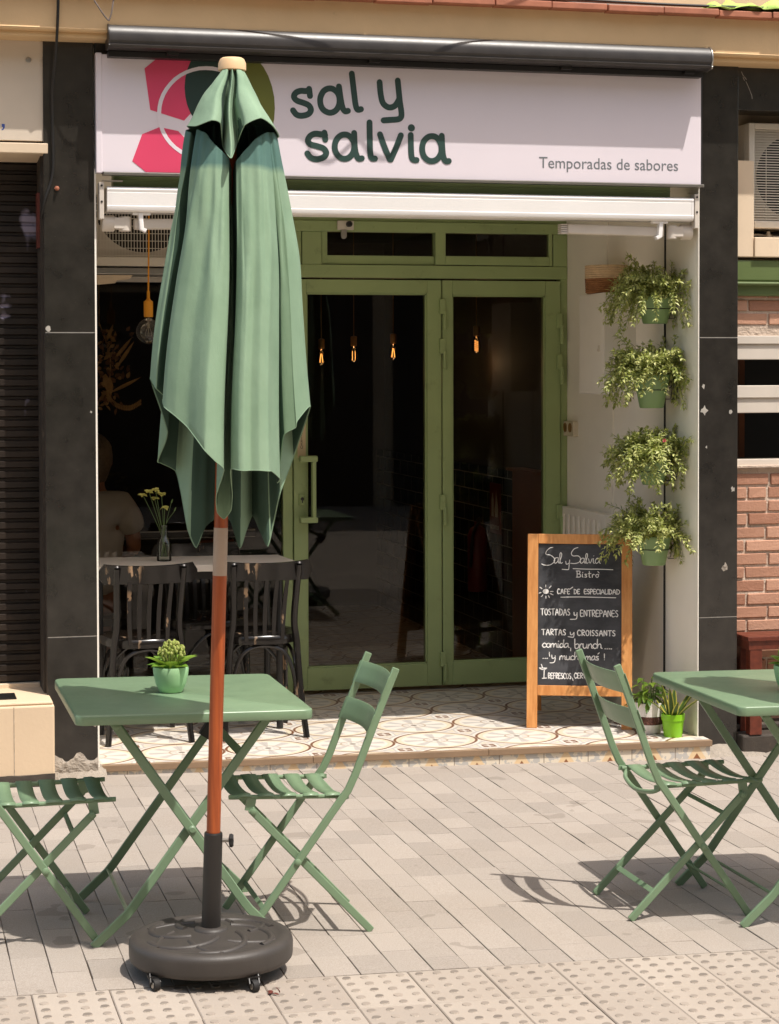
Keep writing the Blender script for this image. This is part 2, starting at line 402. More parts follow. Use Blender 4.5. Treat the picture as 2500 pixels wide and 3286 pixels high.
    def leaf(s, p, d, nrm, L, W, curl=.15, segs=3):
        p = V(p); d = V(d).normalized(); sd = d.cross(V(nrm))
        if sd.length < 1e-4: sd = d.cross(V((.31, .5, .8)))
        sd.normalize(); up = sd.cross(d).normalized(); vs = []; fs = []
        ws = {2: [.25, 1, .05], 3: [.2, .95, .8, .03], 5: [.2, .75, 1, .9, .55, .02]}[segs]
        for i in range(segs + 1):
            t = i / segs; q = p + d * L * t + up * (-curl * L * t * t)
            hw = W / 2 * ws[i]
            vs += [q - sd * hw + up * hw * .35, q - up * 0.0, q + sd * hw + up * hw * .35]
        for i in range(segs):
            fs += [(3 * i, 3 * i + 1, 3 * i + 4, 3 * i + 3), (3 * i + 1, 3 * i + 2, 3 * i + 5, 3 * i + 4)]
        return s.add(vs, fs)
    def stroke(s, pts, w, f, n0, n1, cap=True):
        """flat thick stroke with round ends, pts in 2d"""
        P_ = [V((a, b)) for a, b in pts]
        k = len(P_); Lf = []; Rt = []
        for i in range(k):
            a = P_[max(i - 1, 0)]; b = P_[min(i + 1, k - 1)]; t = (b - a)
            if t.length < 1e-7: t = V((1, 0))
            t.normalize(); nn = V((-t.y, t.x)); Lf.append(P_[i] + nn * w / 2); Rt.append(P_[i] - nn * w / 2)
        vs = []; fs = []
        for i in range(k):
            for q in (Lf[i], Rt[i]): vs += [f(q.x, q.y, n0), f(q.x, q.y, n1)]
        for i in range(k - 1):
            a = 4 * i; b = 4 * i + 4
            fs += [(a + 1, a + 3, b + 3, b + 1), (a, b, b + 2, a + 2), (a, a + 1, b + 1, b), (a + 2, b + 2, b + 3, a + 3)]
        e = 4 * (k - 1); fs += [(0, 2, 3, 1), (e, e + 1, e + 3, e + 2)]
        s.add(vs, fs)
        if cap:
            for c in (P_[0], P_[-1]):
                s.prism([(c.x + w / 2 * cos(2 * pi * j / 12), c.y + w / 2 * sin(2 * pi * j / 12)) for j in range(12)], f, n0 - (.00004 if n1 > n0 else -.00004), n1)
        return s
    def build(s, name, mat, parent=None, loc=(0, 0, 0), bevel=0, ang=35, local=False, flat=False, seg=2, solid=0):
        me = bpy.data.meshes.new(name)
        off = V(loc) if parent is None else (V((0, 0, 0)) if local else V(parent.get('_o', (0, 0, 0))))
        me.from_pydata([tuple(V(p) - off) for p in s.v], [], s.f)
        for q in (mat if isinstance(mat, (list, tuple)) else [mat]): me.materials.append(M[q])
        me.polygons.foreach_set('material_index', s.mi)
        bm = bmesh.new(); bm.from_mesh(me); bmesh.ops.recalc_face_normals(bm, faces=bm.faces[:]); bm.normal_update()
        if not flat:
            for e in bm.edges:
                if len(e.link_faces) == 2 and e.calc_face_angle(0) > radians(ang): e.smooth = False
            for f in bm.faces: f.smooth = any(e.smooth for e in f.edges)
        bm.to_mesh(me); bm.free()
        o = bpy.data.objects.new(name, me); COL.objects.link(o)
        if parent is not None:
            o.parent = parent; o['_o'] = parent.get('_o', (0, 0, 0))
        else: o.location = loc; o['_o'] = tuple(loc)
        if solid:
            md = o.modifiers.new('solid', 'SOLIDIFY'); md.thickness = solid; md.offset = 0
        if bevel:
            md = o.modifiers.new('bevel', 'BEVEL'); md.width = bevel; md.segments = seg; md.limit_method = 'ANGLE'; md.angle_limit = radians(40); md.harden_normals = False
        return o
def tag(o, label=None, cat=None, group=None, kind=None):
    if label: o['label'] = label
    if cat: o['category'] = cat
    if group: o['group'] = group
    if kind: o['kind'] = kind
    return o
def thing(name, label, cat, loc=(0, 0, 0), rz=0, group=None):
    o = bpy.data.objects.new(name, None); COL.objects.link(o); o.location = loc; o.rotation_euler = (0, 0, rz)
    o.empty_display_size = .1; o['_o'] = tuple(loc)
    return tag(o, label, cat, group)
def copy_tree(o, parent=None):
    c = o.copy(); COL.objects.link(c)
    if parent: c.parent = parent
    for ch in list(o.children): copy_tree(ch, c)
    return c
def cat_rom(pts, k=6, closed=False, ten=1.0):
    pts = [V(p) for p in pts]; n = len(pts); out = []
    rng = range(n if closed else n - 1)
    for i in rng:
        if closed: a, b, c, d = pts[i - 1], pts[i], pts[(i + 1) % n], pts[(i + 2) % n]
        else: a, b, c, d = pts[max(i - 1, 0)], pts[i], pts[i + 1], pts[min(i + 2, n - 1)]
        for j in range(k):
            t = j / k; t2 = t * t; t3 = t2 * t
            out.append((.5 * ((2 * b) + (c - a) * t + (2 * a - 5 * b + 4 * c - d) * t2 + (3 * b - a - 3 * c + d) * t3)) * ten + b.lerp(c, t) * (1 - ten))
    if not closed: out.append(pts[-1])
    return out
def pz(x): return -.041 - .0155 * x      # pavement height
XZ = lambda y: (lambda u, v, n: (u, y + n, v))
def text_obj(name, txt, mat, parent, loc, size, rot, extrude=.0015, align='LEFT', width=None, squeeze=1.0):
    cu = bpy.data.curves.new(name, 'FONT'); cu.body = txt; cu.size = size; cu.extrude = extrude; cu.align_x = align
    cu.resolution_u = 4
    o = bpy.data.objects.new(name, cu); COL.objects.link(o)
    bpy.context.view_layer.update()
    dg = bpy.context.evaluated_depsgraph_get()
    me = bpy.data.meshes.new_from_object(o.evaluated_get(dg)); bpy.data.objects.remove(o)
    if width:
        xs = [v.co.x for v in me.vertices]; k = width / (max(xs) - min(xs)); x0 = min(xs)
        for v in me.vertices: v.co.x = (v.co.x - x0) * k
    me.materials.clear(); me.materials.append(M[mat])
    o = bpy.data.objects.new(name, me); COL.objects.link(o)
    if parent: o.parent = parent; o.location = V(loc) - V(parent.get('_o', (0, 0, 0)))
    else: o.location = loc
    o.rotation_euler = rot
    return o
# ------------------------------------------------------------------ ground
def pavers():
    b = MB()
    def stone(x0, x1, y0, y1, dz, sk):
        c = .0014; rings = []
        for (i, z) in ((0, -.02), (0, -.0016), (c, 0)):
            rings.append([(x0 + i + sk[0], y0 + i), (x1 - i + sk[1], y0 + i), (x1 - i + sk[2], y1 - i), (x0 + i + sk[3], y1 - i), z])
        vs = []
        for q in rings:
            for (x, y), k in zip(q[:4], range(4)):
                if q[4] > -.001: y = y + (-.0009 if k < 2 else .0009)
                vs.append((x, y, pz(x) + q[4] + dz + sk[4] * (x - x0)))
        fs = [(8, 9, 10, 11)] + [(4 * r + j, 4 * r + (j + 1) % 4, 4 * r + 4 + (j + 1) % 4, 4 * r + 4 + j) for r in (0, 1) for j in range(4)]
        b.add(vs, fs)
    P_ = .1115
    for k in range(-30, 34):
        x = .890 + P_ * k; y = -3.103 - R.random() * .0; end = .5
        y += 0; first = True
        while y < end:
            L = R.choice((.17, .2, .225, .26, .3))
            if first: L *= R.uniform(.35, 1); first = False
            g = R.choice((.0006, .0010, .0014, .0014, .0026)); j = [R.uniform(-.0008, .0008) for _ in range(4)]
            stone(x + g, x + P_ - R.choice((.0006, .0010, .0014)), y + .0001, y + L - .0001, R.uniform(-.0012, .0008), j + [R.uniform(-.006, .006)])
            y += L
    o = b.build('pavement', 'paver_stone', ang=60, flat=True); tag(o, kind='structure')
    d = MB(); d.add([(-3, -4.2, pz(-3) - .009), (5.2, -4.2, pz(5.2) - .009), (5.2, .6, pz(5.2) - .009), (-3, .6, pz(-3) - .009)], [(0, 1, 2, 3)])
    tag(d.build('pavement_bed', 'joint_sand'), kind='structure')
    t = MB(); W_ = .2215
    for k in range(-14, 18):
        for r in range(3):
            x0 = .586 + W_ * k + R.uniform(-.001, .001); y1 = -3.107 - .313 * r; y0 = y1 - .309; x1 = x0 + W_ - R.uniform(.001, .0026); dz = R.uniform(-.001, .001)
            vs = []
            for i, z in ((0, -.02), (0, -.003), (.003, 0)):
                for x, y in ((x0 + i, y0 + i), (x1 - i, y0 + i), (x1 - i, y1 - i), (x0 + i, y1 - i)): vs.append((x, y, pz(x) + z + dz))
            t.cur = 0; t.add(vs, [(8, 9, 10, 11)] + [(4 * q + j, 4 * q + (j + 1) % 4, 4 * q + 4 + (j + 1) % 4, 4 * q + 4 + j) for q in (0, 1) for j in range(4)])
            for i in range(4):
                for j in range(5):
                    cx = x0 + .0275 + .0545 * i; cy = y1 - .031 - .0615 * j; rr = .0148 + R.uniform(-.001, .001)
                    hz = pz(cx) + dz
                    vs = [(cx + a * cos(2 * pi * q / 10), cy + a * sin(2 * pi * q / 10), hz + z) for a, z in ((rr, -.001), (rr * .82, .0032)) for q in range(10)]
                    t.cur = 0; t.add(vs, [(q, (q + 1) % 10, 10 + (q + 1) % 10, 10 + q) for q in range(10)])
                    t.cur = 1; t.add(vs[10:], [tuple(range(10))])
    t.cur = 0
    tag(t.build('tactile_paving', ['tactile_stone', 'dot_worn'], flat=True), kind='structure')
    g = MB(); g.add([(-9, -15, pz(-9) - .006), (12, -15, pz(12) - .006), (12, -4.05, pz(12) - .006), (-9, -4.05, pz(-9) - .006)], [(0, 1, 2, 3)])
    tag(g.build('street', 'street_stone'), kind='structure')
    g = MB(); g.add([(-150, -150, -.6), (150, -150, -.6), (150, 150, -.6), (-150, 150, -.6)], [(0, 1, 2, 3)])
    tag(g.build('ground', 'asphalt'), kind='structure')
pavers()
# ------------------------------------------------------------------ shop floor with its step
FL, FR = V((.004, .008)), V((2.848, -.118))
fe = (FR - FL).normalized(); fn = V((fe.y, -fe.x))   # fn points to the street
fb = MB()
a = FL - fn * .028; b2 = FR - fn * .028
fb.add([(.0, a.y, 0), (b2.x, b2.y, 0), (2.85, 0.02, 0), (2.85, 6, 0), (-1.5, 6, 0), (-1.5, 1.7, 0), (0, 1.7, 0)], [(0, 1, 2, 3, 4, 5, 6)])
fl = fb.build('shop_floor', 'floor_tile'); tag(fl, kind='structure')
def along(t, dn, z): p = FL.lerp(FR, t) + fn * dn; return (p.x, p.y, z)
nb = MB(); k0 = 0.0
for t0, t1 in ((0, .334), (.3345, .62), (.6205, 1)):
    nb.hexa([along(t0, -.03, -.027), along(t0, .0, -.027), along(t1, .0, -.027), along(t1, -.03, -.027)], [along(t0, -.03, .0015), along(t0, .0, .0015), along(t1, .0, .0015), along(t1, -.03, .0015)])
tag(nb.build('step_nosing', 'tread_brown', bevel=.002), kind='structure')
rb = MB(); rb.hexa([along(0, -.04, -.12), along(0, -.010, -.12), along(.997, -.010, -.12), along(.997, -.04, -.12)], [along(0, -.04, -.027), along(0, -.010, -.027), along(.997, -.010, -.027), along(.997, -.04, -.027)])
tag(rb.build('step_riser', 'riser_tile'), kind='structure')
mb_ = MB()   # ragged cement fillet where pillars and step meet the paving
for x0, x1, y0 in ((-.225, .03, -.03), (2.83, 3.25, -.05)):
    rows = []
    for i in range(13):
        x = x0 + (x1 - x0) * i / 12
        d = R.uniform(.0, .03)
        rows.append([(x, y0 - d - .02, pz(x) - .004), (x, y0 - d * .4, pz(x) + .012 + R.uniform(0, .006)), (x, .02, pz(x) + .03 + R.uniform(0, .03)), (x, .05, pz(x) + .03)])
    mb_.grid(rows)
tag(mb_.build('cement_fillet', 'mortar'), kind='structure')

# ------------------------------------------------------------------ the cafe building
bld = thing('cafe_building', 'café front framed by black granite pillars under a beige cornice, green glazed door set back', 'building', (1.4, 0, 0))
for (x0, x1, zs) in ((-.222, -.005, (.03, .577, 1.907, 3.2)), (2.828, 3.023, (-.06, .564, 1.889, 3.2))):
    g = MB()
    for z0, z1 in zip(zs, zs[1:]): g.box(x0, x1, 0, .16, z0 + .0016, z1 - .0016)
    pl = g.build('pillar', 'granite', bld, bevel=.002)
    g = MB(); g.box(x0 + .003, x1 - .003, .0015, .16, zs[0] - .05, 3.2); g.build('joint_mortar', 'joint_white', pl)
    g = MB(); g.box(x0 + .01, x1 - .01, .16, .35, -.1, 3.25); g.build('core', 'dark_stone', pl)
# broken foot of the left pillar
g = MB(); rows = []
for i in range(15):
    x = -.221 + .216 * i / 14
    rows.append([(x, -.002 - R.random() * .003, .04 + .02 * sin(i * .9) + R.uniform(0, .012)), (x, -.012 - R.uniform(0, .006), .02 + R.uniform(0, .01)), (x, -.014 - R.uniform(0, .008), -.01), (x, -.01, -.06)])
g.grid(rows); g.build('pillar_foot', 'mortar', bld)
# recess walls
g = MB(); g.box(-.0045, .003, .002, 1.68, -.05, 2.62); g.build('side_wall', 'white_wall', bld)
g = MB()
g.hexa([(2.8225, -.0, -.0), (2.8265, -.0, -.0), (2.9, 1.75, 0), (2.755, 1.75, 0)], [(2.8225, -.0, 2.62), (2.8265, -.0, 2.62), (2.9, 1.75, 2.62), (2.755, 1.75, 2.62)])
sw = g.build('side_wall', 'white_wall', bld)
g = MB()   # raised board joints on the wall
for y, z0, z1 in ((1.11, 2.13, 2.6), (1.03, .2, 1.61)):
    x = 2.8225 - .0675 * y / 1.75; g.box(x - .006, x + .01, y - .006, y + .006, z0, z1)
g.build('wall_batten', 'white_wall', sw)
g = MB(); g.hexa([(2.70, .98, .05), (2.79, .98, .05), (2.76, 1.66, .05), (2.70, 1.66, .05)], [(2.72, .98, .985), (2.79, .98, .985), (2.76, 1.66, .985), (2.72, 1.66, .985)])
for i in range(8): g.box(2.699, 2.71, 1.02 + .08 * i, 1.024 + .08 * i, .1, .95)
g.build('wall_panelling', 'white_wall', bld, bevel=.004)
g = MB(); g.box(-.01, 2.83, .02, 1.72, 2.62, 2.66); g.box(-.222, 3.03, .03, .3, 2.662, 3.3); g.build('ceiling', 'white_wall', bld)
g = MB(); g.box(-.0, 2.826, -.0, .02, 2.6, 3.2); g.build('fascia_board', 'dark_metal', bld)
g = MB(); g.box(.085, 2.70, .05, .14, 2.548, 2.618); g.box(.085, 2.70, .045, .05, 2.575, 2.58); g.build('head_beam', 'green_frame', bld, bevel=.006)
# green frame, doors, windows in plane y=1.70
FRY = 1.70
fr = MB()
fr.box(1.160, 1.213, FRY - .02, FRY + .05, .0, 2.302)          # post left of door
fr.box(2.716, 2.757, FRY - .02, FRY + .05, .0, 2.302)          # post right
fr.box(.0, 2.757, FRY - .025, FRY + .05, 2.232, 2.302)         # transom bar
fr.box(.0, 2.757, FRY - .03, FRY + .05, 2.478, 2.535)          # head bar
fr.box(.0, 2.757, FRY - .01, FRY + .05, 2.535, 2.64)
fr.box(1.268, 1.375, FRY - .022, FRY + .05, 2.302, 2.478)
fr.box(2.674, 2.757, FRY - .022, FRY + .05, 2.302, 2.478)
fr.box(.0, 1.160, FRY - .02, FRY + .05, .0, .07)
fr.box(.0, .03, FRY - .02, FRY + .05, .07, 2.232)
fr.box(1.02, 1.17, FRY - .016, FRY + .05, 2.302, 2.478)
frame = fr.build('shopfront_frame', 'green_frame', bld, bevel=.004)
for x in (1.31, 1.66, 1.9, 2.17, 2.32, 2.46, 2.62): rv = MB(); rv.sphere((x, FRY - .031, 2.505 + R.uniform(-.01, .01)), .007, 8, 5, (1, .5, 1)); rv.build('rivet', 'green_frame', frame)
def leaf_door(x0, x1, gx0, gx1, zg0, zg1, name, y=FRY):
    d = MB(); y0, y1 = y - .032, y + .022
    d.box(x0, gx0, y0, y1, .022, 2.222); d.box(gx1, x1, y0, y1, .022, 2.222)
    d.box(gx0, gx1, y0, y1, .022, zg0); d.box(gx0, gx1, y0, y1, zg1, 2.222)
    do = d.build(name, 'green_frame', bld, bevel=.003)
    be = MB()
    for a0, a1, c0, c1 in ((gx0, gx0 + .008, zg0, zg1), (gx1 - .008, gx1, zg0, zg1), (gx0, gx1, zg0, zg0 + .008), (gx0, gx1, zg1 - .008, zg1)): be.box(a0, a1, y0 + .012, y1, c0, c1)
    be.build('glazing_bead', 'green_frame', do)
    p = MB(); p.box(gx0, gx1, y - .008, y - .003, zg0, zg1); p.build('glass_pane', 'window_glass', do)
    return do
d1 = leaf_door(1.217, 2.034, 1.288, 1.953, .143, 2.150, 'door')
d2 = leaf_door(2.040, 2.713, 2.096, 2.627, .146, 2.143, 'door')
h = MB()
h.box(1.30, 1.322, FRY - .115, FRY - .075, .945, 1.27); h.box(1.235, 1.33, FRY - .118, FRY - .07, 1.252, 1.284); h.box(1.235, 1.33, FRY - .118, FRY - .07, .928, .958)
h.box(1.245, 1.275, FRY - .1, FRY - .03, 1.255, 1.281); h.box(1.245, 1.275, FRY - .1, FRY - .03, .931, .955)
h.build('handle', 'green_frame', d1, bevel=.006)
h = MB(); h.tube([(1.258, FRY - .034, 1.02 + .0), (1.258, FRY - .034, 1.075)], .017, 14); k = h.build('lock_plate', 'green_frame', d1)
h = MB(); h.lathe([(.009, 0), (.009, .006), (.006, .008)], 14, (1.258, FRY - .05, 1.053), (0, -1, 0)); h.box(1.2555, 1.2605, FRY - .055, FRY - .05, 1.032, 1.052); h.build('keyhole', 'dark_metal', d1)
for x, zs in ((2.037, (2.075, 1.86, 1.015, .16)), (2.705, (2.0, 1.775, .95))):
    for z in zs:
        h = MB(); h.box(x - .016, x + .014, FRY - .05, FRY - .031, z - .035, z + .045); h.lathe([(.011, -.06), (.011, .04)], 12, (x + .012, FRY - .047, z - .06)); h.build('hinge', 'green_frame', d1 if x < 2.2 else d2, bevel=.002)
h = MB(); h.box(1.237, 1.281, FRY - .0345, FRY - .0318, 1.272, 1.452); pp = h.build('pull_sign', 'plate_paper', d1)
for i, ch in enumerate('ESTIREU'):
    text_obj('letter', ch, 'dark_metal', d1, (1.259, FRY - .0352, 1.419 - .0165 * i), .021, (pi / 2, 0, 0), .0004, 'CENTER')
h = MB(); h.box(1.29, 1.46, FRY - .0094, FRY - .0082, 2.142, 2.149); h.build('paper_strip', 'white_print', d1)
# side window and transom windows
h = MB(); h.box(.03, 1.160, FRY + .004, FRY + .01, .07, 2.232); h.build('window_pane', 'window_glass', frame)
h = MB(); h.box(.03, 1.160, FRY - .015, FRY + .004, 2.2, 2.232); h.build('window_head', 'offwhite_metal', frame)
def transom(x0, x1, z0, z1, y, gx0, gx1, gz0, gz1):
    d = MB(); d.box(x0, gx0, y - .02, y + .02, z0, z1); d.box(gx1, x1, y - .02, y + .02, z0, z1); d.box(gx0, gx1, y - .02, y + .02, z0, gz0); d.box(gx0, gx1, y - .02, y + .02, gz1, z1)
    t = d.build('transom_window', 'green_frame', bld, bevel=.003)
    p = MB(); p.box(gx0, gx1, y - .003, y + .003, gz0, gz1); p.build('glass_pane', 'window_glass', t)
transom(1.378, 2.0, 2.306, 2.492, FRY + .012, 1.408, 1.998, 2.352, 2.484)
transom(2.0025, 2.668, 2.306, 2.492, FRY - .008, 2.06, 2.647, 2.354, 2.486)
transom(1.172, 1.264, 2.306, 2.478, FRY + .002, 1.175, 1.232, 2.33, 2.47)
# cornice
def ragged(x0, x1, n): return [x0 + (x1 - x0) * i / n for i in range(n + 1)]
g = MB()
prof = [(-.09, 3.165), (-.120, 3.167), (-.124, 3.178), (-.12, 3.188), (-.15, 3.192), (-.155, 3.2), (-.15, 3.204), (-.15, 3.372), (.3, 3.372), (.3, 3.165)]
rows = [[(x, y, z + (.0 if x < 1 else 0)) for y, z in prof] for x in ragged(-2.5, 5.5, 40)]
g.grid(rows, True); cor = g.build('cornice', 'cornice_paint', bld, ang=50)
g = MB(); x = -2.5
while x < 5.5:
    L = R.uniform(.26, .30); dz = R.uniform(-.003, .003); dy = R.uniform(-.006, .006)
    g.box(x + .002, x + L - .002, -.213 + dy, .3, 3.362 + dz, 3.392 + dz); x += L
g.build('tile_edging', 'terracotta', cor, bevel=.004)
g = MB(); g.box(-2.5, 5.5, .3, .5, 2.66, 22); g.build('upper_wall', 'cream_wall', bld)
# interior shell
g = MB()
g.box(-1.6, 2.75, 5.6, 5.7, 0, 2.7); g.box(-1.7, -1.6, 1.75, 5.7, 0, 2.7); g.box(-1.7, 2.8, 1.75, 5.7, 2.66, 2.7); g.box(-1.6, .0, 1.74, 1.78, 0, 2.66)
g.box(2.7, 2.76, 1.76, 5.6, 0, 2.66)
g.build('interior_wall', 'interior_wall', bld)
g = MB(); g.box(2.64, 2.7, 2.31, 5.6, 0, 1.15); g.build('tiled_dado', 'metro_tile', bld)
g = MB(); g.box(2.64, 2.7, 1.755, 2.31, 0, 1.155); g.box(2.6, 2.7, 1.755, 2.31, 1.155, 1.17); g.build('wood_panel', 'interior_wood', bld)
# ------------------------------------------------------------------ left neighbour
nl = thing('neighbouring_shopfront', 'closed shop with brown metal roller shutter and white panel, left of the café', 'building', (-.6, .1, 0))
g = MB(); z = .35; rows = []
while z < 2.72:
    for dy, dz in ((0, 0), (-.012, .006), (-.012, .03), (0, .036)):
        rows.append([(-2.4, .26 + dy, z + dz), (-.225, .26 + dy, z + dz)])
    z += .0455
g.grid(rows); sh = g.build('roller_shutter', 'shutter_metal', nl)
g = MB(); g.box(-2.4, -.235, .235, .275, .30, .345); g.build('bottom_rail', 'ledge_cream', sh, bevel=.003)
g = MB(); g.box(-.232, -.2225, .06, .4, .2, 2.7); g.box(-.2225, -.2221, .0, .06, .25, 3.1); g.build('door_jamb', 'dark_stone', nl)
g = MB(); g.box(-2.4, -.2445, .046, .05, 2.45, 2.6); g = MB(); g.box(-.2435, -.232, .1, .18, 2.28, 2.52); g.build('sticker', 'sticker_red', nl)
g = MB(); g.box(-2.4, -.205, .008, .05, 2.735, 3.185); fp = g.build('fascia_panel', 'fascia_paint', nl, bevel=.002)
g = MB()
g.lathe([(.012, 0), (.012, .004), (.009, .007), (.005, .007)], 14, (-.283, .008, 3.083), (0, -1, 0)); g.build('screw_cap', 'steel', fp)
g = MB(); g.prism([(-.399, 2.805), (-.386, 2.805), (-.386, 2.79), (-.392, 2.78), (-.399, 2.777), (-.399, 2.781), (-.394, 2.786), (-.3935, 2.792), (-.399, 2.792)], XZ(.008), -.0006, -.0002); g.build('lettering', 'blue_print', fp)
g = MB(); g.hexa([(-2.4, -.002, 2.68), (-.203, -.002, 2.68), (-.225, .25, 2.665), (-2.4, .25, 2.665)], [(-2.4, -.004, 2.725), (-.203, -.004, 2.725), (-.203, .25, 2.725), (-2.4, .25, 2.725)])
g.build('lintel_ledge', 'ledge_cream', nl, bevel=.004)
g = MB(); g.box(-2.4, -.2225, .03, .3, 3.19, 3.3); g.build('header_beam', 'dark_stone', nl)
g = MB()
pts = [(-.24 + .03 * cos(a) * R.uniform(.85, 1.2), 3.222 + .034 * sin(a) * R.uniform(.85, 1.2)) for a in [2 * pi * i / 18 for i in range(18)]]
g.prism(pts, XZ(.03), -.01, .0); g.build('plaster_patch', 'ledge_cream', nl)
g = MB(); g.lathe([(.024, 0), (.024, .012), (.016, .012), (.016, .002)], 20, (-.236, .02, 3.215), (0, -1, 0)); g.build('pipe_end', 'dark_metal', nl)
g = MB(); g.box(-2.4, -.207, -.18, .3, -.02, .31); g.box(-2.4, -.212, -.17, .3, .31, .325); pb = g.build('plinth', 'cream_wall', nl, bevel=.008)
g = MB(); g.box(-.7, -.36, -.08, .08, .3255, .328)
for i in range(9): g.box(-.7, -.36, -.075 + .017 * i, -.068 + .017 * i, .328, .331)
g.build('floor_grating', 'dark_metal', nl)
g = MB(); g.box(-.3795, -.3775, -.1815, -.18, -.02, .31); g.build('crack', 'mortar', nl)
g = MB(); rows = [[(x, -.186 - R.uniform(0, .004), -.04), (x, -.184, .012 + R.uniform(-.004, .006)), (x, -.18, .014)] for x in ragged(-1.4, -.207, 24)]
g.grid(rows); g.build('plinth_foot', 'dark_stone', nl)
# ------------------------------------------------------------------ right neighbour
nr = thing('brick_shopfront', 'red brick front with white framed window, right of the granite pillar', 'building', (3.6, .15, 0))
g = MB(); z = .02; k = 0; BH = .0645; up_ = 0
while z < 2.3:
    if z > 1.85 and len(g.v) and not up_: g.build('brickwork', 'brick', nr, bevel=.003, seg=1); g = MB(); up_ = 1
    x = 3.035 - (.0 if k % 2 else .0) + R.uniform(-.01, .004); odd = k % 2
    while x < 4.6:
        L = .1 + R.uniform(-.01, .01) if odd else R.choice((.205, .21, .215)); odd = 0 if R.random() > .05 else 1
        if not (1.27 < z + BH and z < 1.90):
            j = lambda: R.uniform(-.0018, .0018)
            y = .15 + R.uniform(-.004, .004)
            g.hexa([(x + j(), y + j(), z + j()), (x + L + j(), y + j(), z + j()), (x + L, .2, z), (x, .2, z)], [(x + j(), y + j(), z + BH - .013 + j()), (x + L + j(), y + j(), z + BH - .013 + j()), (x + L, .2, z + BH - .013), (x, .2, z + BH - .013)])
        x += L + .011
    z += BH; k += 1
g.build('brickwork', 'brick', nr, bevel=.003, seg=1)
g = MB(); g.box(2.9, 4.6, .158, .3, -.1, 1.27); g.box(2.9, 4.6, .158, .3, 1.9, 2.3); g.build('mortar_bed', 'brick_mortar', nr)
g = MB()
for z0, z1, y in ((1.785, 1.86, .16), (1.86, 1.9, .15), (1.6, 1.66, .155), (1.527, 1.6, .165), (1.27, 1.303, .17)): g.box(2.9, 4.6, y, .28, z0, z1)
wf = g.build('window_frame', 'offwhite_metal', nr, bevel=.003)
g = MB(); g.box(2.9, 4.6, .2, .206, 1.3, 1.79); g.build('window_pane', 'window_glass', wf)
g = MB(); g.box(2.9, 4.6, .13, .2, 1.262, 1.275); g.build('window_sill', 'brick_mortar', wf, bevel=.003)
g = MB(); g.box(3.0, 4.7, 1.2, 1.3, 0, 2.6); g.box(3.02, 4.7, .28, 1.25, 2.0, 2.05); g.build('interior_wall', 'interior_dark', nr)
g = MB(); g.box(3.18, 3.2, .5, .52, 1.3, 1.8); g.box(3.23, 3.26, .45, .47, 1.3, 1.8); g.build('curtain', 'interior_wood', nr)
g = MB(); g.box(2.95, 4.6, .1, .2, 2.16, 2.262); g.box(2.95, 4.6, .115, .2, 2.09, 2.16); g.box(2.95, 4.6, .085, .2, 2.14, 2.158); g.build('green_beam', 'green_dark', nr, bevel=.008)
g = MB(); g.box(3.026, 3.145, .09, .2, 2.275, 2.735); g.box(3.145, 4.6, .08, .6, 2.275, 2.37); g.build('ac_ledge', 'ledge_cream', nr, bevel=.004)
g = MB(); g.box(3.026, 4.6, .02, .2, 2.965, 3.2); g.box(3.026, 4.6, .45, .6, 2.3, 3.0); g.build('granite_header', 'granite', nr, bevel=.002)
g = MB()
for pts in (((3.047, 3.145), (3.054, 3.13), (3.058, 3.125)), ((3.062, 3.122), (3.072, 3.11)), ((3.07, 3.1), (3.085, 3.07), (3.1, 3.035), (3.102, 3.02)), ((3.055, 3.12), (3.062, 3.105))):
    g.stroke(pts, .0022, XZ(.02), -.0008, -.0002)
g.build('scratch', 'joint_white', nr)
g = MB(); g.box(3.026, 4.6, -.06, .2, -.12, .005); g.box(3.026, 4.6, .05, .2, .005, .04); g.build('plinth', 'dark_stone', nr, bevel=.01)
# ------------------------------------------------------------------ far side of the street
fa = thing('opposite_building', 'plain beige street building facing the café across the road, mirrored in its glass door', 'building', (0, -14.5, 0))
g = MB(); g.box(-22, 22, -15.2, -14.5, -.6, 11); g.build('wall', 'far_wall', fa)
g = MB()
for i in range(-9, 10):
    for zz in (3.6, 6.4, 9.0): g.box(i * 2.3 - .5, i * 2.3 + .5, -14.52, -14.45, zz, zz + 1.6)
    g.box(i * 2.3 - 1.0, i * 2.3 + 1.0, -14.53, -14.45, -.2, 2.75)
g.build('opening', 'far_dark', fa)
g = MB(); g.box(0, 6.5, -14.6, -14.38, 2.85, 3.35); g.build('fascia', 'far_dark', fa)
text_obj('lettering', 'CAKE DESIGNERS', 'white_print', fa, (4.9, -14.37, 2.98), .3, (pi / 2, 0, pi), .004, 'CENTER')

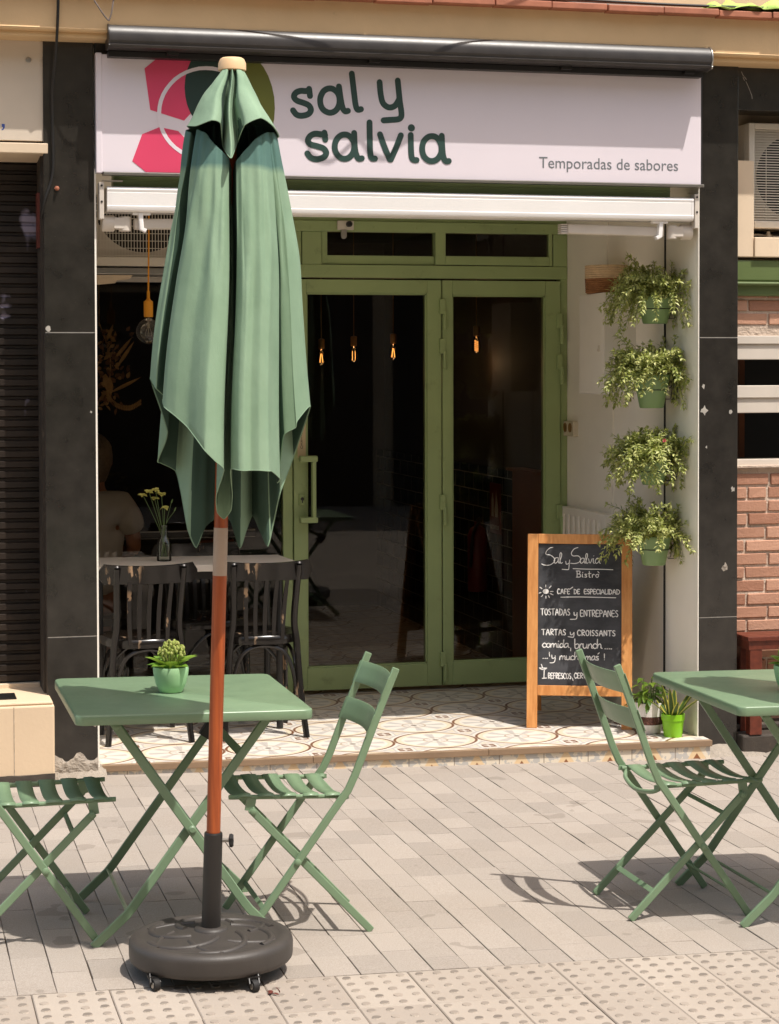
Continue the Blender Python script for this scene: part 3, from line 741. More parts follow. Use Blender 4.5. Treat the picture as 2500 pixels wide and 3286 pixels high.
# ------------------------------------------------------------------ shop sign
SY = -.045
sg = thing('shop_sign', 'wide white sign board with dark green lettering and pink shapes above the café entrance', 'sign', (1.4, SY, 2.6))
g = MB(); g.box(.003, 2.815, SY, .0, 2.603, 3.112); g.build('panel', 'sign_white', sg, bevel=.002)
g = MB(); g.box(.03, 2.826, SY - .012, .0, 2.590, 2.6025); g.build('bottom_rail', 'steel', sg, bevel=.001)
g = MB(); g.box(.0, .026, SY - .004, .0, 2.598, 3.118); g.build('end_cap', 'sign_white', sg, bevel=.003)
g = MB(); g.box(2.8165, 2.8262, SY + .01, .0, 2.6, 3.2); g.build('side_trim', 'dark_metal', sg)
LET= {'s1':[(0.944,2.983),(0.928,2.98),(0.905,2.98),(0.884,2.971),(0.875,2.953),(0.888,2.937),(0.916,2.928),(0.942,2.917),(0.952,2.897),(0.939,2.878),(0.909,2.87),(0.886,2.875),(0.871,2.893)],'s1b':[(0.944,2.99),(0.948,2.959)],'a1':[(1.083,2.942),(1.081,2.926),(1.075,2.911),(1.065,2.898),(1.052,2.89),(1.038,2.887),(1.025,2.89),(1.012,2.897),(1.002,2.908),(0.996,2.923),(0.994,2.94),(0.996,2.956),(1.003,2.972),(1.012,2.984),(1.025,2.992),(1.039,2.995),(1.052,2.993),(1.065,2.985),(1.075,2.974),(1.081,2.959),(1.083,2.942)],'a1b':[(1.08,3.005),(1.089,2.944),(1.097,2.91),(1.108,2.896),(1.121,2.898)],'l1':[(1.139,3.064),(1.149,2.981),(1.156,2.927),(1.165,2.905),(1.181,2.907)],'y1':[(1.267,3.03),(1.272,2.976),(1.283,2.937),(1.308,2.919),(1.335,2.925),(1.353,2.948),(1.359,2.961)],'y1b':[(1.351,3.04),(1.36,2.952),(1.368,2.896),(1.364,2.874),(1.348,2.866),(1.317,2.863),(1.285,2.86)],'s2':[(1.016,2.786),(0.998,2.79),(0.971,2.792),(0.949,2.782),(0.938,2.762),(0.949,2.745),(0.98,2.737),(1.009,2.727),(1.021,2.708),(1.009,2.689),(0.977,2.679),(0.95,2.686),(0.935,2.704)],'s2b':[(1.013,2.798),(1.017,2.767)],'a2':[(1.15,2.739),(1.147,2.722),(1.141,2.707),(1.131,2.695),(1.119,2.687),(1.105,2.684),(1.091,2.686),(1.078,2.694),(1.069,2.705),(1.062,2.72),(1.06,2.737),(1.062,2.754),(1.069,2.769),(1.079,2.781),(1.091,2.789),(1.105,2.792),(1.119,2.79),(1.131,2.782),(1.141,2.771),(1.148,2.756),(1.15,2.739)],'a2b':[(1.149,2.8),(1.152,2.737),(1.159,2.703),(1.17,2.686),(1.184,2.688)],'l2':[(1.22,2.849),(1.221,2.774),(1.223,2.713),(1.23,2.69),(1.245,2.688)],'v2':[(1.268,2.797),(1.291,2.736),(1.313,2.686)],'v2b':[(1.365,2.795),(1.342,2.738),(1.318,2.686)],'i2':[(1.411,2.798),(1.412,2.735),(1.416,2.696),(1.427,2.686),(1.438,2.686)],'a3':[(1.555,2.74),(1.553,2.723),(1.546,2.707),(1.536,2.694),(1.523,2.686),(1.509,2.683),(1.495,2.685),(1.482,2.693),(1.472,2.705),(1.466,2.721),(1.464,2.738),(1.466,2.755),(1.472,2.771),(1.483,2.784),(1.495,2.792),(1.509,2.795),(1.524,2.793),(1.536,2.785),(1.546,2.773),(1.553,2.757),(1.555,2.74)],'a3b':[(1.556,2.798),(1.559,2.738),(1.564,2.702),(1.575,2.684),(1.589,2.685)]}
IDOT= [(1.414, 2.83)]
LOGO= {'hex1':[(0.212,3.056),(0.287,3.118),(0.431,3.123),(0.425,2.879),(0.384,2.834),(0.236,2.877)],'hex2':[(0.2,2.77),(0.276,2.803),(0.358,2.788),(0.426,2.716),(0.434,2.603),(0.226,2.598),(0.156,2.652)],'dark':[(0.618,2.986),(0.615,2.947),(0.606,2.909),(0.592,2.874),(0.574,2.846),(0.552,2.824),(0.527,2.81),(0.502,2.805),(0.476,2.809),(0.452,2.821),(0.43,2.842),(0.412,2.869),(0.398,2.903),(0.39,2.94),(0.387,2.979),(0.39,3.019),(0.399,3.057),(0.413,3.091),(0.431,3.119),(0.453,3.141),(0.478,3.155),(0.503,3.161),(0.529,3.157),(0.553,3.145),(0.575,3.124),(0.593,3.097),(0.607,3.064),(0.615,3.026)],'olive':[(0.789,2.9),(0.785,2.849),(0.775,2.801),(0.759,2.756),(0.737,2.717),(0.711,2.685),(0.681,2.66),(0.648,2.645),(0.615,2.639),(0.581,2.643),(0.549,2.657),(0.519,2.68),(0.493,2.711),(0.472,2.749),(0.457,2.793),(0.447,2.84),(0.444,2.89),(0.448,2.939),(0.458,2.987),(0.474,3.032),(0.495,3.071),(0.521,3.103),(0.551,3.128),(0.583,3.143),(0.617,3.15),(0.65,3.146),(0.683,3.132),(0.713,3.11),(0.739,3.079),(0.76,3.041),(0.776,2.997),(0.786,2.95)],'ringo':[(0.7,2.875),(0.697,2.845),(0.691,2.816),(0.68,2.788),(0.664,2.761),(0.646,2.737),(0.623,2.716),(0.598,2.697),(0.571,2.683),(0.542,2.672),(0.511,2.665),(0.48,2.662),(0.449,2.663),(0.419,2.669),(0.39,2.678),(0.363,2.692),(0.339,2.709),(0.317,2.729),(0.299,2.752),(0.284,2.777),(0.274,2.805),(0.267,2.833),(0.265,2.862),(0.268,2.892),(0.274,2.92),(0.285,2.948),(0.3,2.974),(0.319,2.998),(0.34,3.02),(0.365,3.038),(0.392,3.053),(0.421,3.064),(0.451,3.072),(0.482,3.075),(0.513,3.074),(0.544,3.068),(0.573,3.059),(0.6,3.046),(0.625,3.029),(0.647,3.009),(0.665,2.986),(0.68,2.96),(0.691,2.933),(0.698,2.904)],'ringi':[(0.682,2.874),(0.68,2.847),(0.674,2.82),(0.663,2.794),(0.65,2.77),(0.632,2.748),(0.612,2.728),(0.589,2.711),(0.564,2.697),(0.537,2.687),(0.509,2.681),(0.48,2.678),(0.452,2.679),(0.424,2.684),(0.398,2.693),(0.373,2.706),(0.35,2.721),(0.33,2.74),(0.313,2.761),(0.3,2.785),(0.29,2.81),(0.284,2.836),(0.283,2.863),(0.285,2.89),(0.291,2.916),(0.301,2.942),(0.315,2.966),(0.332,2.988),(0.352,3.008),(0.374,3.025),(0.399,3.039),(0.426,3.049),(0.454,3.056),(0.482,3.058),(0.511,3.057),(0.538,3.053),(0.565,3.044),(0.59,3.032),(0.613,3.016),(0.633,2.998),(0.651,2.976),(0.664,2.953),(0.674,2.928),(0.68,2.901)]}
def clip(poly, z0=2.606, z1=3.109):
    def half(p, f):
        out = []
        for i in range(len(p)):
            a, b = p[i - 1], p[i]; fa_, fb_ = f(a), f(b)
            if (fa_ >= 0) != (fb_ >= 0):
                t = fa_ / (fa_ - fb_); out.append((a[0] + (b[0] - a[0]) * t, a[1] + (b[1] - a[1]) * t))
            if fb_ >= 0: out.append(b)
        return out
    return half(half(poly, lambda p: p[1] - z0), lambda p: z1 - p[1])
for i, (nm, key, mt) in enumerate((('olive_ellipse', 'olive', 'sign_olive'), ('pink_heptagon', 'hex1', 'sign_pink'), ('pink_heptagon', 'hex2', 'sign_pink'), ('green_ellipse', 'dark', 'sign_deep_green'))):
    g = MB(); g.prism(clip(LOGO[key]), XZ(SY), -.0007 - .0004 * i, -.0002); g.build(nm, mt, sg, flat=True)
g = MB(); o_, i_ = LOGO['ringo'], LOGO['ringi']; n = len(o_)
vs = [(x, SY - .0024, z) for x, z in o_] + [(x, SY - .0024, z) for x, z in i_]
g.add(vs, [(j, (j + 1) % n, n + (j + 1) % n, n + j) for j in range(n)]); g.build('ring', 'sign_white', sg, flat=True)
g = MB()
for kk, pts in LET.items():
    closed = kk in ('a1', 'a2', 'a3')
    q = [tuple(p) for p in cat_rom([(a, b, 0) for a, b in pts], 7)]
    kx = .00009 * list(LET).index(kk)
    g.stroke([(p[0], p[1]) for p in q], .0268, XZ(SY), -.0009 - kx, -.0002, cap=not closed)
g.prism([(IDOT[0][0] + .0165 * cos(2 * pi * j / 20), IDOT[0][1] + .0165 * sin(2 * pi * j / 20)) for j in range(20)], XZ(SY), -.0009, -.0002)
g.build('lettering', 'sign_dark', sg, flat=True)
text_obj('small_lettering', 'Temporadas de sabores', 'sign_grey', sg, (2.019, SY - .0006, 2.664), .0735, (pi / 2, 0, 0), .0004, width=.681)
# ------------------------------------------------------------------ black roller awning over the sign
aw = thing('rolled_awning', 'dark grey rolled awning box with worn top, running along above the sign', 'awning', (1.4, -.1, 3.12))
g = MB()
prof = [(-.06, 3.215), (-.09, 3.226), (-.13, 3.228), (-.165, 3.218), (-.183, 3.2), (-.190, 3.178), (-.19, 3.152), (-.184, 3.143), (-.184, 3.137), (-.188, 3.134), (-.18, 3.124), (-.12, 3.118), (-.06, 3.13)]
rows = [[(x, y, z) for y, z in prof] for x in (.048, .5, 1, 1.5, 2, 2.806)]
g.grid(rows, True); g.build('housing', 'black_awning', aw, ang=28)
for x in (.04, 2.806):
    g = MB(); g.prism([(y, z) for y, z in [(p[0] - .003 if p[0] < -.1 else p[0], p[1] + (.003 if p[1] > 3.17 else -.003)) for p in prof]], lambda u, v, n: (n, u, v), x, x + .008); g.build('end_plate', 'steel' if x > 1 else 'black_awning', aw, bevel=.002)
g = MB(); g.box(.05, 2.8, -.1, -.0, 3.095, 3.118)
for x in (.3, 1.2, 2.1, 2.7): g.box(x, x + .05, -.13, -.0, 3.105, 3.12)
g.build('fixing_rail', 'dark_metal', aw)
# ------------------------------------------------------------------ white cassette awning below the sign
ca = thing('white_cassette_awning', 'white retracted cassette awning with folded arms, under the sign in the entrance', 'awning', (1.4, 0, 2.4))
g = MB()
prof = [(-.022, 2.542), (-.034, 2.538), (-.037, 2.53), (-.035, 2.521), (-.0335, 2.519), (-.035, 2.517), (-.033, 2.46), (-.0345, 2.458), (-.034, 2.449), (-.031, 2.44), (-.02, 2.433), (.1, 2.433), (.12, 2.46), (.12, 2.53), (.1, 2.542)]
rows = [[(x, y, z) for y, z in prof] for x in (.06, .9, 1.8, 2.772)]
g.grid(rows, True); g.build('cassette', 'white_metal', ca, ang=20)
for x in (.047, 2.772):
    g = MB(); g.prism([(y, z) for y, z in prof], lambda u, v, n: (n, u, v), x, x + .013); g.build('end_cap', 'white_metal', ca, bevel=.002)
for sx, x0 in ((1, .03), (-1, 2.795)):
    X = lambda a: x0 + sx * a
    g = MB(); g.box(min(X(-.016), X(.004)), max(X(-.016), X(.004)), -.032, .03, 2.40, 2.56); g.build('wall_bracket', 'offwhite_metal', ca, bevel=.002)
    g = MB()
    for z in (2.545, 2.475): g.lathe([(.005, 0), (.005, .002)], 10, (X(-.006), -.0325, z), (0, -1, 0))
    g.build('bolt', 'dark_metal', ca)
    g = MB()
    Lm = .62
    g.bar([(X(.14), .035, 2.383), (X(Lm), .035, 2.392)], .05, .046, (0, 1, 0)); g.build('arm', 'offwhite_metal', ca, bevel=.008)
    g = MB(); g.tube([(X(.0), .03, 2.385), (X(.055), .03, 2.385)], .036, 16); g.bar([(X(.05), .02, 2.385), (X(.1), .02, 2.383)], .05, .05, (0, 1, 0)); g.tube([(X(.1), .02, 2.35), (X(.1), .02, 2.415)], .026, 14)
    g.build('shoulder_joint', 'offwhite_metal', ca, bevel=.004)
    g = MB(); g.bar([(X(.165), .0, 2.43), (X(.17), .0, 2.36), (X(.19), .0, 2.352)], .035, .02, (0, 1, 0)); g.bar([(X(.13), .0, 2.427), (X(.21), .0, 2.427)], .03, .012, (0, 1, 0)); g.build('arm_support', 'white_metal', ca, bevel=.004)
    g = MB()
    for i in range(5): g.box(min(X(Lm), X(Lm + .03)), max(X(Lm), X(Lm + .03)), .01, .06, 2.369 + .0095 * i, 2.3755 + .0095 * i)
    g.build('elbow_cap', 'offwhite_metal', ca)
tb = MB(); tb.box(.03, .12, -.002, .02, 2.566, 2.572); tb.build('top_bracket', 'offwhite_metal', ca)
# ------------------------------------------------------------------ air conditioners
def ac_unit(name, label, x0, x1, y0, y1, z0, z1, gz0, dark, fins_h, fx, fz, fr):
    t = thing(name, label, 'air conditioner', ((x0 + x1) / 2, y0, z0), group='air conditioner units')
    g = MB()
    b = .03
    g.box(x0, x1, y0 + .05, y1, z0, z1)
    g.box(x0, x0 + b, y0, y0 + .05, z0, z1); g.box(x1 - b, x1, y0, y0 + .05, z0, z1); g.box(x0 + b, x1 - b, y0, y0 + .05, z1 - b, z1); g.box(x0 + b, x1 - b, y0, y0 + .05, z0, gz0)
    g.build('casing', 'ac_white', t, bevel=.004)
    g = MB(); g.box(x0 + b, x1 - b, y0 + .04, y0 + .049, gz0, z1 - b); g.build('backing', 'ac_dark', t)
    g = MB(); n = 40
    for i in range(n):
        a0, a1 = 2 * pi * i / n, 2 * pi * (i + 1) / n; q = []
        for a in (a0, a1):
            c, s = cos(a), sin(a); kx = min((x1 - b - fx) / max(c, 1e-6) if c > 0 else (x0 + b - fx) / min(c, -1e-6), (z1 - b - fz) / max(s, 1e-6) if s > 0 else (gz0 - fz) / min(s, -1e-6))
            kx = max(kx, fr)
            q.append(((fx + fr * c, fz + fr * s), (fx + kx * c, fz + kx * s)))
        g.add([(q[0][0][0], y0 + .038, q[0][0][1]), (q[0][1][0], y0 + .036, q[0][1][1]), (q[1][1][0], y0 + .036, q[1][1][1]), (q[1][0][0], y0 + .038, q[1][0][1])], [(0, 1, 2, 3)])
    g.build('fan_shroud', 'ac_white' if not dark else 'offwhite_metal', t)
    g = MB()
    for i in range(5):
        a = 2 * pi * i / 5
        g.add([(fx, y0 + .0385, fz), (fx + fr * .95 * cos(a), y0 + .033, fz + fr * .95 * sin(a)), (fx + fr * .95 * cos(a + .7), y0 + .039, fz + fr * .95 * sin(a + .7))], [(0, 1, 2)])
    g.build('fan', 'ac_dark', t, flat=True)
    g = MB()
    if fins_h:
        z = gz0 + .006
        while z < z1 - b: g.box(x0 + b, x1 - b, y0 + .004, y0 + .012, z, z + .0045); z += .0125
        for i in range(6): xx = x0 + b + (x1 - x0 - 2 * b) * (i + .5) / 6; g.box(xx - .0015, xx + .0015, y0 + .012, y0 + .016, gz0, z1 - b)
    else:
        x = x0 + b
        while x < x1 - b: g.box(x, x + .0032, y0 + .008, y0 + .0112, gz0, z1 - b); x += .0152
        z = gz0 + .005
        while z < z1 - b: g.box(x0 + b, x1 - b, y0 + .004, y0 + .0078, z, z + .0032); z += .037
    g.build('grille', 'ac_white', t, flat=True)
    return t
ac_unit('air_conditioner', 'boxy wall air conditioner with square wire grille, above the café window', .04, 1.0, 1.3, 1.64, 2.265, 2.66, 2.31, True, False, .38, 2.585, .25)
ac_unit('air_conditioner', 'cream air conditioner with fine horizontal louvres, beside the right granite pillar', 3.150, 4.0, .16, .44, 2.42, 2.925, 2.455, False, True, 3.41, 2.672, .205)
bs = thing('drip_tray', 'metal support tray with cream bracket under the air conditioner over the window', 'bracket', (.5, 1.5, 2.2))
g = MB(); g.box(.01, 1.02, 1.36, 1.66, 2.225, 2.238); g.box(.01, 1.02, 1.352, 1.36, 2.225, 2.258); g.tube([(.04, 1.4, 2.25), (.9, 1.4, 2.255)], .012, 8); g.build('tray', 'steel', bs, bevel=.003)
g = MB(); g.prism([(.0, 2.222), (.33, 2.222), (.31, 2.2), (.25, 2.195), (.24, 2.18), (.12, 2.168), (0, 2.16)], XZ(1.37), -.01, .01); g.build('bracket_plate', 'ledge_cream', bs, bevel=.002)
g = MB(); g.lathe([(.03, 0), (.03, .004), (.012, .02), (.008, .035)], 16, (3.27, .2, 2.372)); g.tube([(3.16, .2, 2.385), (3.22, .21, 2.39), (3.3, .2, 2.38), (3.5, .2, 2.385)], .006, 6)
tag(g.build('pipe_fitting', 'steel', loc=(3.27, .2, 2.372)), 'small metal pipe fitting on the cream ledge under the louvred unit', 'fitting')
# door sensor
ds = thing('door_sensor', 'small grey sensor box with round lens on the green head bar above the door', 'sensor', (1.49, 1.66, 2.5))
g = MB(); g.box(1.455, 1.545, FRY - .05, FRY - .031, 2.485, 2.535); g.build('housing', 'ac_white', ds, bevel=.004)
g = MB(); g.lathe([(.016, 0), (.016, .02), (.011, .022), (.01, .016)], 16, (1.517, FRY - .05, 2.516), (0, -1, 0)); g.build('lens', 'dark_metal', ds)
g = MB(); g.box(1.475, 1.505, FRY - .055, FRY - .035, 2.452, 2.485); g.lathe([(.015, 0), (.015, .018)], 14, (1.49, FRY - .054, 2.452), (0, 1, 0)); g.build('bracket', 'steel', ds, bevel=.002)
# ------------------------------------------------------------------ folding bistro chairs
TILT = .0155
def make_chair():
    t = thing('folding_chair', '', 'chair', (0, 0, 0))
    L = dict(parent=t, local=True)
    for s in (1, -1):
        yb, yf = .186 * s, .170 * s
        g = MB(); pts = [(-.272, yb, .845), (-.230, yb, .74), (-.190, yb, .635), (-.162, yb, .56), (-.143, yb, .51), (-.120, yb, .46), (-.090, yb, .42), (.208, yb, .003)]
        g.bar(pts, .013, .024, (0, 1, 0)); g.build('back_leg', 'green_paint', bevel=.003, **L)
        g = MB(); g.bar([(.190, yf, .408), (-.206, yf, .003)], .013, .024, (0, 1, 0)); g.build('front_leg', 'green_paint', bevel=.003, **L)
        g = MB(); g.tube([(-.118, .158 * s, .436), (.258, .158 * s, .446)], .0075, 10)
        g.bar([(-.118, .165 * s, .436), (-.108, .18 * s, .436)], .02, .014, (1, 0, 0))
        g.build('seat_rail', 'green_paint', **L)
        g = MB(); g.bar([(.192, .161 * s, .402), (.186, .161 * s, .44)], .008, .03, (0, 1, 0)); g.lathe([(.010, 0), (.010, .004), (.006, .006)], 12, (.183, .177 * s, .401), (0, s, 0)); g.build('bracket', 'green_paint', **L); g = MB()
        g.lathe([(.011, 0), (.011, .004), (.007, .0065)], 14, (.041, .1925 * s, .238), (0, s, 0)); g.build('rivet', 'green_paint', **L)
    for i, x in enumerate((-.075, -.004, .068, .140, .214)):
        g = MB(); rows = []; w_ = .025; n = 22; zt = .446 + .027 * (x + .1)
        for k in range(n + 1):
            y = -.171 + .342 * k / n; u = abs(y) / .171
            z = zt + .003 - .017 * (1 - u ** 2) + (.0 if u < .94 else -.009 * (u - .94) / .06)
            rows.append([(x - w_, y, z), (x, y, z + .0012), (x + w_, y, z - (.006 if i == 4 else 0))])
        g.grid(rows); o = g.build('seat_slat', 'green_paint', solid=.003, ang=60, **L)
    for z0 in (.748, .628):
        g = MB(); rows = []; n = 18
        for k in range(n + 1):
            y = -.196 + .392 * k / n; u = abs(y) / .196; bow = -.034 * (1 - u * u)
            row = []
            for q in (0, .3, .7, 1):
                z = z0 + .07 * q; xb = -.190 - (z - .635) * .39
                row.append((xb + .0145 + bow, y, z))
            rows.append(row)
        g.grid(rows); g.build('back_slat', 'green_paint', solid=.003, ang=60, bevel=.001, **L)
    g = MB(); g.bar([(-.122, -.168, .09), (-.122, .168, .09)], .018, .006, (.7, 0, .71)); g.build('stretcher', 'green_paint', bevel=.001, **L)
    g = MB(); g.bar([(.142, -.18, .088), (.142, .18, .088)], .016, .006, (.7, 0, -.71)); g.build('stretcher', 'green_paint', bevel=.001, **L)
    g = MB(); g.bar([(.132, -.165, .335), (.132, .165, .335)], .014, .006, (.7, 0, .7)); g.build('stretcher', 'green_paint', bevel=.001, **L)
    g = MB(); g.tube(cat_rom([(-.1, -.158, .432), (-.118, -.12, .412), (-.128, 0, .398), (-.118, .12, .412), (-.1, .158, .432)], 6), .0075, 10); g.build('rear_hoop', 'green_paint', **L)
    return t
ch = make_chair()
def place(o, x, y, rz, label, group):
    o.location = (x, y, pz(x)); o.rotation_euler = (0, TILT * (1 if abs(rz) < 1 else -1), rz); tag(o, label, None, group)
    return o
GC = 'green folding bistro chairs on the pavement'
place(ch, .378, -2.49, pi, 'green folding chair just right of the parasol pole, facing left to the complete green table', GC)
place(copy_tree(ch), 1.65, -2.54, 0, 'green folding chair seen from behind, standing in front of the chalkboard sign', GC)
place(copy_tree(ch), -.487, -2.45, 0, 'green folding chair cut off by the left edge, its slatted seat partly shaded', GC)
# ------------------------------------------------------------------ folding bistro tables
def rrect(hx, hy, r, n=6):
    out = []
    for cx, cy, a0 in ((hx - r, hy - r, 0), (-hx + r, hy - r, 90), (-hx + r, -hy + r, 180), (hx - r, -hy + r, 270)):
        for i in range(n + 1):
            a = radians(a0 + 90 * i / n); out.append((cx + r * cos(a), cy + r * sin(a)))
    return out
def make_table():
    t = thing('bistro_table', '', 'table', (0, 0, 0)); L = dict(parent=t, local=True)
    hx, hy = .368, .385
    g = MB(); rows = []
    for ins, z, r in ((.012, .705, .02), (.0015, .7055, .03), (0, .709, .032), (0, .7305, .032), (.0015, .7345, .031), (.005, .7362, .028)):
        rows.append([(x, y, z) for x, y in rrect(hx - ins, hy - ins, r)])
    g.grid(rows, True); n = len(rows[0]); b = len(g.v) - n; g.f.append(tuple(b + i for i in range(n))); g.mi.append(0); g.f.append(tuple(reversed(range(n)))); g.mi.append(0)
    g.build('tabletop', 'green_paint', ang=50, **L)
    for s in (-1, 1):
        yA, yB = s * .292, s * .276
        g = MB(); g.bar([(-.248, yA, .705), (.170, yA, .120), (.190, yA, .095), (.288, yA, .0)], .013, .028, (0, 1, 0)); g.build('leg', 'green_paint', bevel=.003, **L)
        g = MB(); g.bar([(.248, yB, .705), (-.175, yB, .120), (-.195, yB, .095), (-.298, yB, .0)], .013, .028, (0, 1, 0)); g.build('leg', 'green_paint', bevel=.003, **L)
        g = MB(); g.lathe([(.013, 0), (.013, .004), (.008, .0075)], 16, (.003, yA + s * .0065, .357), (0, s, 0)); g.lathe([(.011, 0), (.011, .004), (.007, .006)], 14, (-.235, yA + s * .0065, .684), (0, s, 0)); g.build('rivet', 'green_paint', **L)
    for x, z, w_ in ((-.19, .1, .022), (.186, .1, .022)):
        g = MB(); g.bar([(x, -.28, z), (x, .28, z)], w_, .006, (.7, 0, .7 if x > 0 else -.7)); g.build('stretcher', 'green_paint', bevel=.001, **L)
    g = MB(); g.bar([(.16, -.27, .585), (.16, .27, .585)], .026, .006, (.8, 0, .6)); g.build('stretcher', 'green_paint', bevel=.001, **L)
    g = MB(); g.bar([(.132, .276, .54), (.172, .276, .60)], .03, .05, (0, 1, 0)); g.build('latch', 'dark_metal', bevel=.003, **L)
    for s in (-1, 1):
        g = MB(); g.bar([(-.27, s * .27, .700), (.27, s * .27, .700)], .02, .012, (0, 1, 0)); g.build('top_rail', 'green_paint', **L)
    return t
tb_ = make_table()
GT = 'green folding bistro tables'
def placet(o, x, y, label):
    o.location = (x, y, pz(x)); o.rotation_euler = (0, TILT, 0); tag(o, label, None, GT)
placet(tb_, -.003, -2.385, 'green square folding table behind the parasol pole, a potted plant standing on it')
placet(copy_tree(tb_), 2.075, -2.575, 'green square folding table cut off by the right edge, in front of the granite pillar')
# ------------------------------------------------------------------ black bentwood chairs
def bentwood():
    t = thing('bentwood_chair', '', 'chair', (0, 0, 0)); L = dict(parent=t, local=True); m = 'worn_black'
    for s in (-1, 1):
        g = MB(); g.tube(cat_rom([(.196 * s, -.02, 0), (.176 * s, .012, .2), (.160 * s, .03, .44), (.146 * s, .025, .55), (.150 * s, -.01, .70), (.155 * s, -.045, .815), (.1555 * s, -.05, .828)], 5), [.015] * 10 + [.0165] * 15 + [.015] * 5 + [.011], 10); g.build('rear_leg', m, **L)
        g = MB(); g.tube([(.165 * s, .37, .44), (.176 * s, .40, 0)], [.019, .013], 10); g.build('front_leg', m, **L)
        g = MB(); g.tube(cat_rom([(.172 * s, .05, .2), (.166 * s, .07, .32), (.15 * s, .13, .405), (.15 * s, .25, .405), (.166 * s, .33, .32), (.172 * s, .355, .2)], 6), .009, 8); g.build('side_arch', m, **L)
    g = MB(); g.tube(cat_rom([(-.158, .02, .2), (-.135, .025, .33), (-.09, .03, .41), (0, .03, .437), (.09, .03, .41), (.135, .025, .33), (.158, .02, .2)], 6), .010, 8); g.build('rear_arch', m, **L)
    g = MB(); g.tube(cat_rom([(-.158, .385, .2), (-.12, .38, .33), (0, .375, .42), (.12, .38, .33), (.158, .385, .2)], 6), .009, 8); g.build('front_arch', m, **L)
    # seat: rounded trapezoid rim with a shallow dish
    def outline(k):
        pts = []
        for i in range(40):
            a = 2 * pi * i / 40; c, s_ = cos(a), sin(a); e = 2 / 2.8
            x = abs(c) ** e * (1 if c > 0 else -1); y = abs(s_) ** e * (1 if s_ > 0 else -1)
            pts.append((x * (.19 + .022 * y) * k, .205 + y * .205 * k))
        return pts
    g = MB(); rows = [[(x, y, z) for x, y in outline(k)] for k, z in ((.93, .442), (1, .446), (1.01, .462), (1, .480), (.97, .486), (.86, .483), (.5, .476), (.02, .474))]
    g.grid(rows, True); g.build('seat', m, ang=50, **L)
    g = MB(); n = 20
    rows = []
    for i in range(n + 1):
        u = -1 + 2 * i / n; x = .232 * u; yb = -.066 + .085 * abs(u) ** 2.2
        zt = .838 + .008 * u * u - (.035 * max(0, abs(u) - .9) / .1); zb = .752 - .004 * u * u + (.03 * max(0, abs(u) - .9) / .1)
        rows.append([(x, yb + .006, zb), (x, yb - .006, zb + .003), (x, yb - .008, zt - .003), (x, yb + .004, zt), (x, yb + .008, zt - .003), (x, yb + .008, zb + .003)])
    g.grid(rows, True)
    for rr in (rows[0], rows[-1]): g.add(rr, [tuple(range(6))])
    g.build('top_rail', m, ang=50, **L)
    for x in (-.098, -.049, 0, .049, .098):
        g = MB(); rows = []
        for k in range(9):
            q = k / 8; z = .762 - q * .30; xx = x * (1 - .12 * q); y = -.058 + .07 * q + .02 * sin(pi * q)
            w_ = .0085 + .0015 * sin(pi * q)
            rows.append([(xx - w_, y - .005, z), (xx + w_, y - .005, z), (xx + w_, y + .005, z), (xx - w_, y + .005, z)])
        g.grid(rows, True); g.build('back_slat', m, **L)
    return t
bw = bentwood(); GB = 'black bentwood chairs at the white table'
def placeb(o, x, y, rz, label): o.location = (x, y, 0); o.rotation_euler = (0, 0, rz); tag(o, label, None, GB)
placeb(bw, .286, .485, .03, 'worn black bentwood chair beside the left granite pillar, its back to the street')
placeb(copy_tree(bw), .832, .475, .0, 'worn black bentwood chair next to the green door, partly behind the parasol pole')
placeb(copy_tree(bw), .66, 1.52, pi + .1, 'black bentwood chair on the window side of the white table, turned to the street')
# ------------------------------------------------------------------ white table in the recess
wt = thing('white_table', 'narrow white topped table with dark legs behind the two black bentwood chairs', 'table', (.55, .88, 0))
g = MB(); g.hexa([(.03, .72, .778), (1.047, .635, .778), (1.022, 1.115, .778), (.03, 1.2, .778)], [(.03, .72, .81), (1.047, .635, .81), (1.022, 1.115, .81), (.03, 1.2, .81)]); g.build('tabletop', 'white_table', wt, bevel=.003)
for x, y in ((.09, .78), (.95, .72), (.09, 1.12), (.95, 1.04)):
    g = MB(); g.tube([(x, y, .0), (x, y, .78)], .016, 10); g.build('leg', 'dark_metal', wt)
g = MB()
for y0, y1 in ((.79, .73), (1.11, 1.03)): g.bar([(.07, y0, .755), (.97, y1, .755)], .03, .04, (0, 1, 0))
g.build('apron', 'dark_metal', wt)
# ------------------------------------------------------------------ chalkboard
cb = thing('chalkboard_sign', 'wooden framed A-board with white handwritten menu standing at the shop step', 'sign', (2.109, .423, 0), math.atan2(-.183, .476))
CL = dict(parent=cb, local=True)
BW, BL, lean = .51, .945, radians(9)
def bp(u, v, n):    # board plane: u right, v up along the board, n out to the street
    return (u, v * sin(lean) - n * cos(lean), v * cos(lean) + n * sin(lean))
def bpf(u, v, n): return bp(u, v, n)
def fbox(g, u0, u1, v0, v1, n0, n1):
    g.hexa([bp(u0, v0, n0), bp(u1, v0, n0), bp(u1, v0, n1), bp(u0, v0, n1)], [bp(u0, v1, n0), bp(u1, v1, n0), bp(u1, v1, n1), bp(u0, v1, n1)])
for u0, u1, v0, v1 in ((0, .052, 0, BL), (BW - .052, BW, 0, BL), (.052, BW - .052, BL - .048, BL), (.052, BW - .052, .158, .208)):
    g = MB(); fbox(g, u0 + .0002, u1 - .0002, v0 + .0002, v1 - .0002, -.024, .0); g.build('frame_rail', 'board_wood', bevel=.0025, **CL)
g = MB(); fbox(g, .05, BW - .05, .2, BL - .045, -.018, -.010); bd = g.build('board', 'chalkboard', **CL)
def back(u, q): return (u, BL * sin(lean) + .03 + (.52 - .03 - BL * sin(lean)) * q, (BL - .02) * cos(lean) * (1 - q))
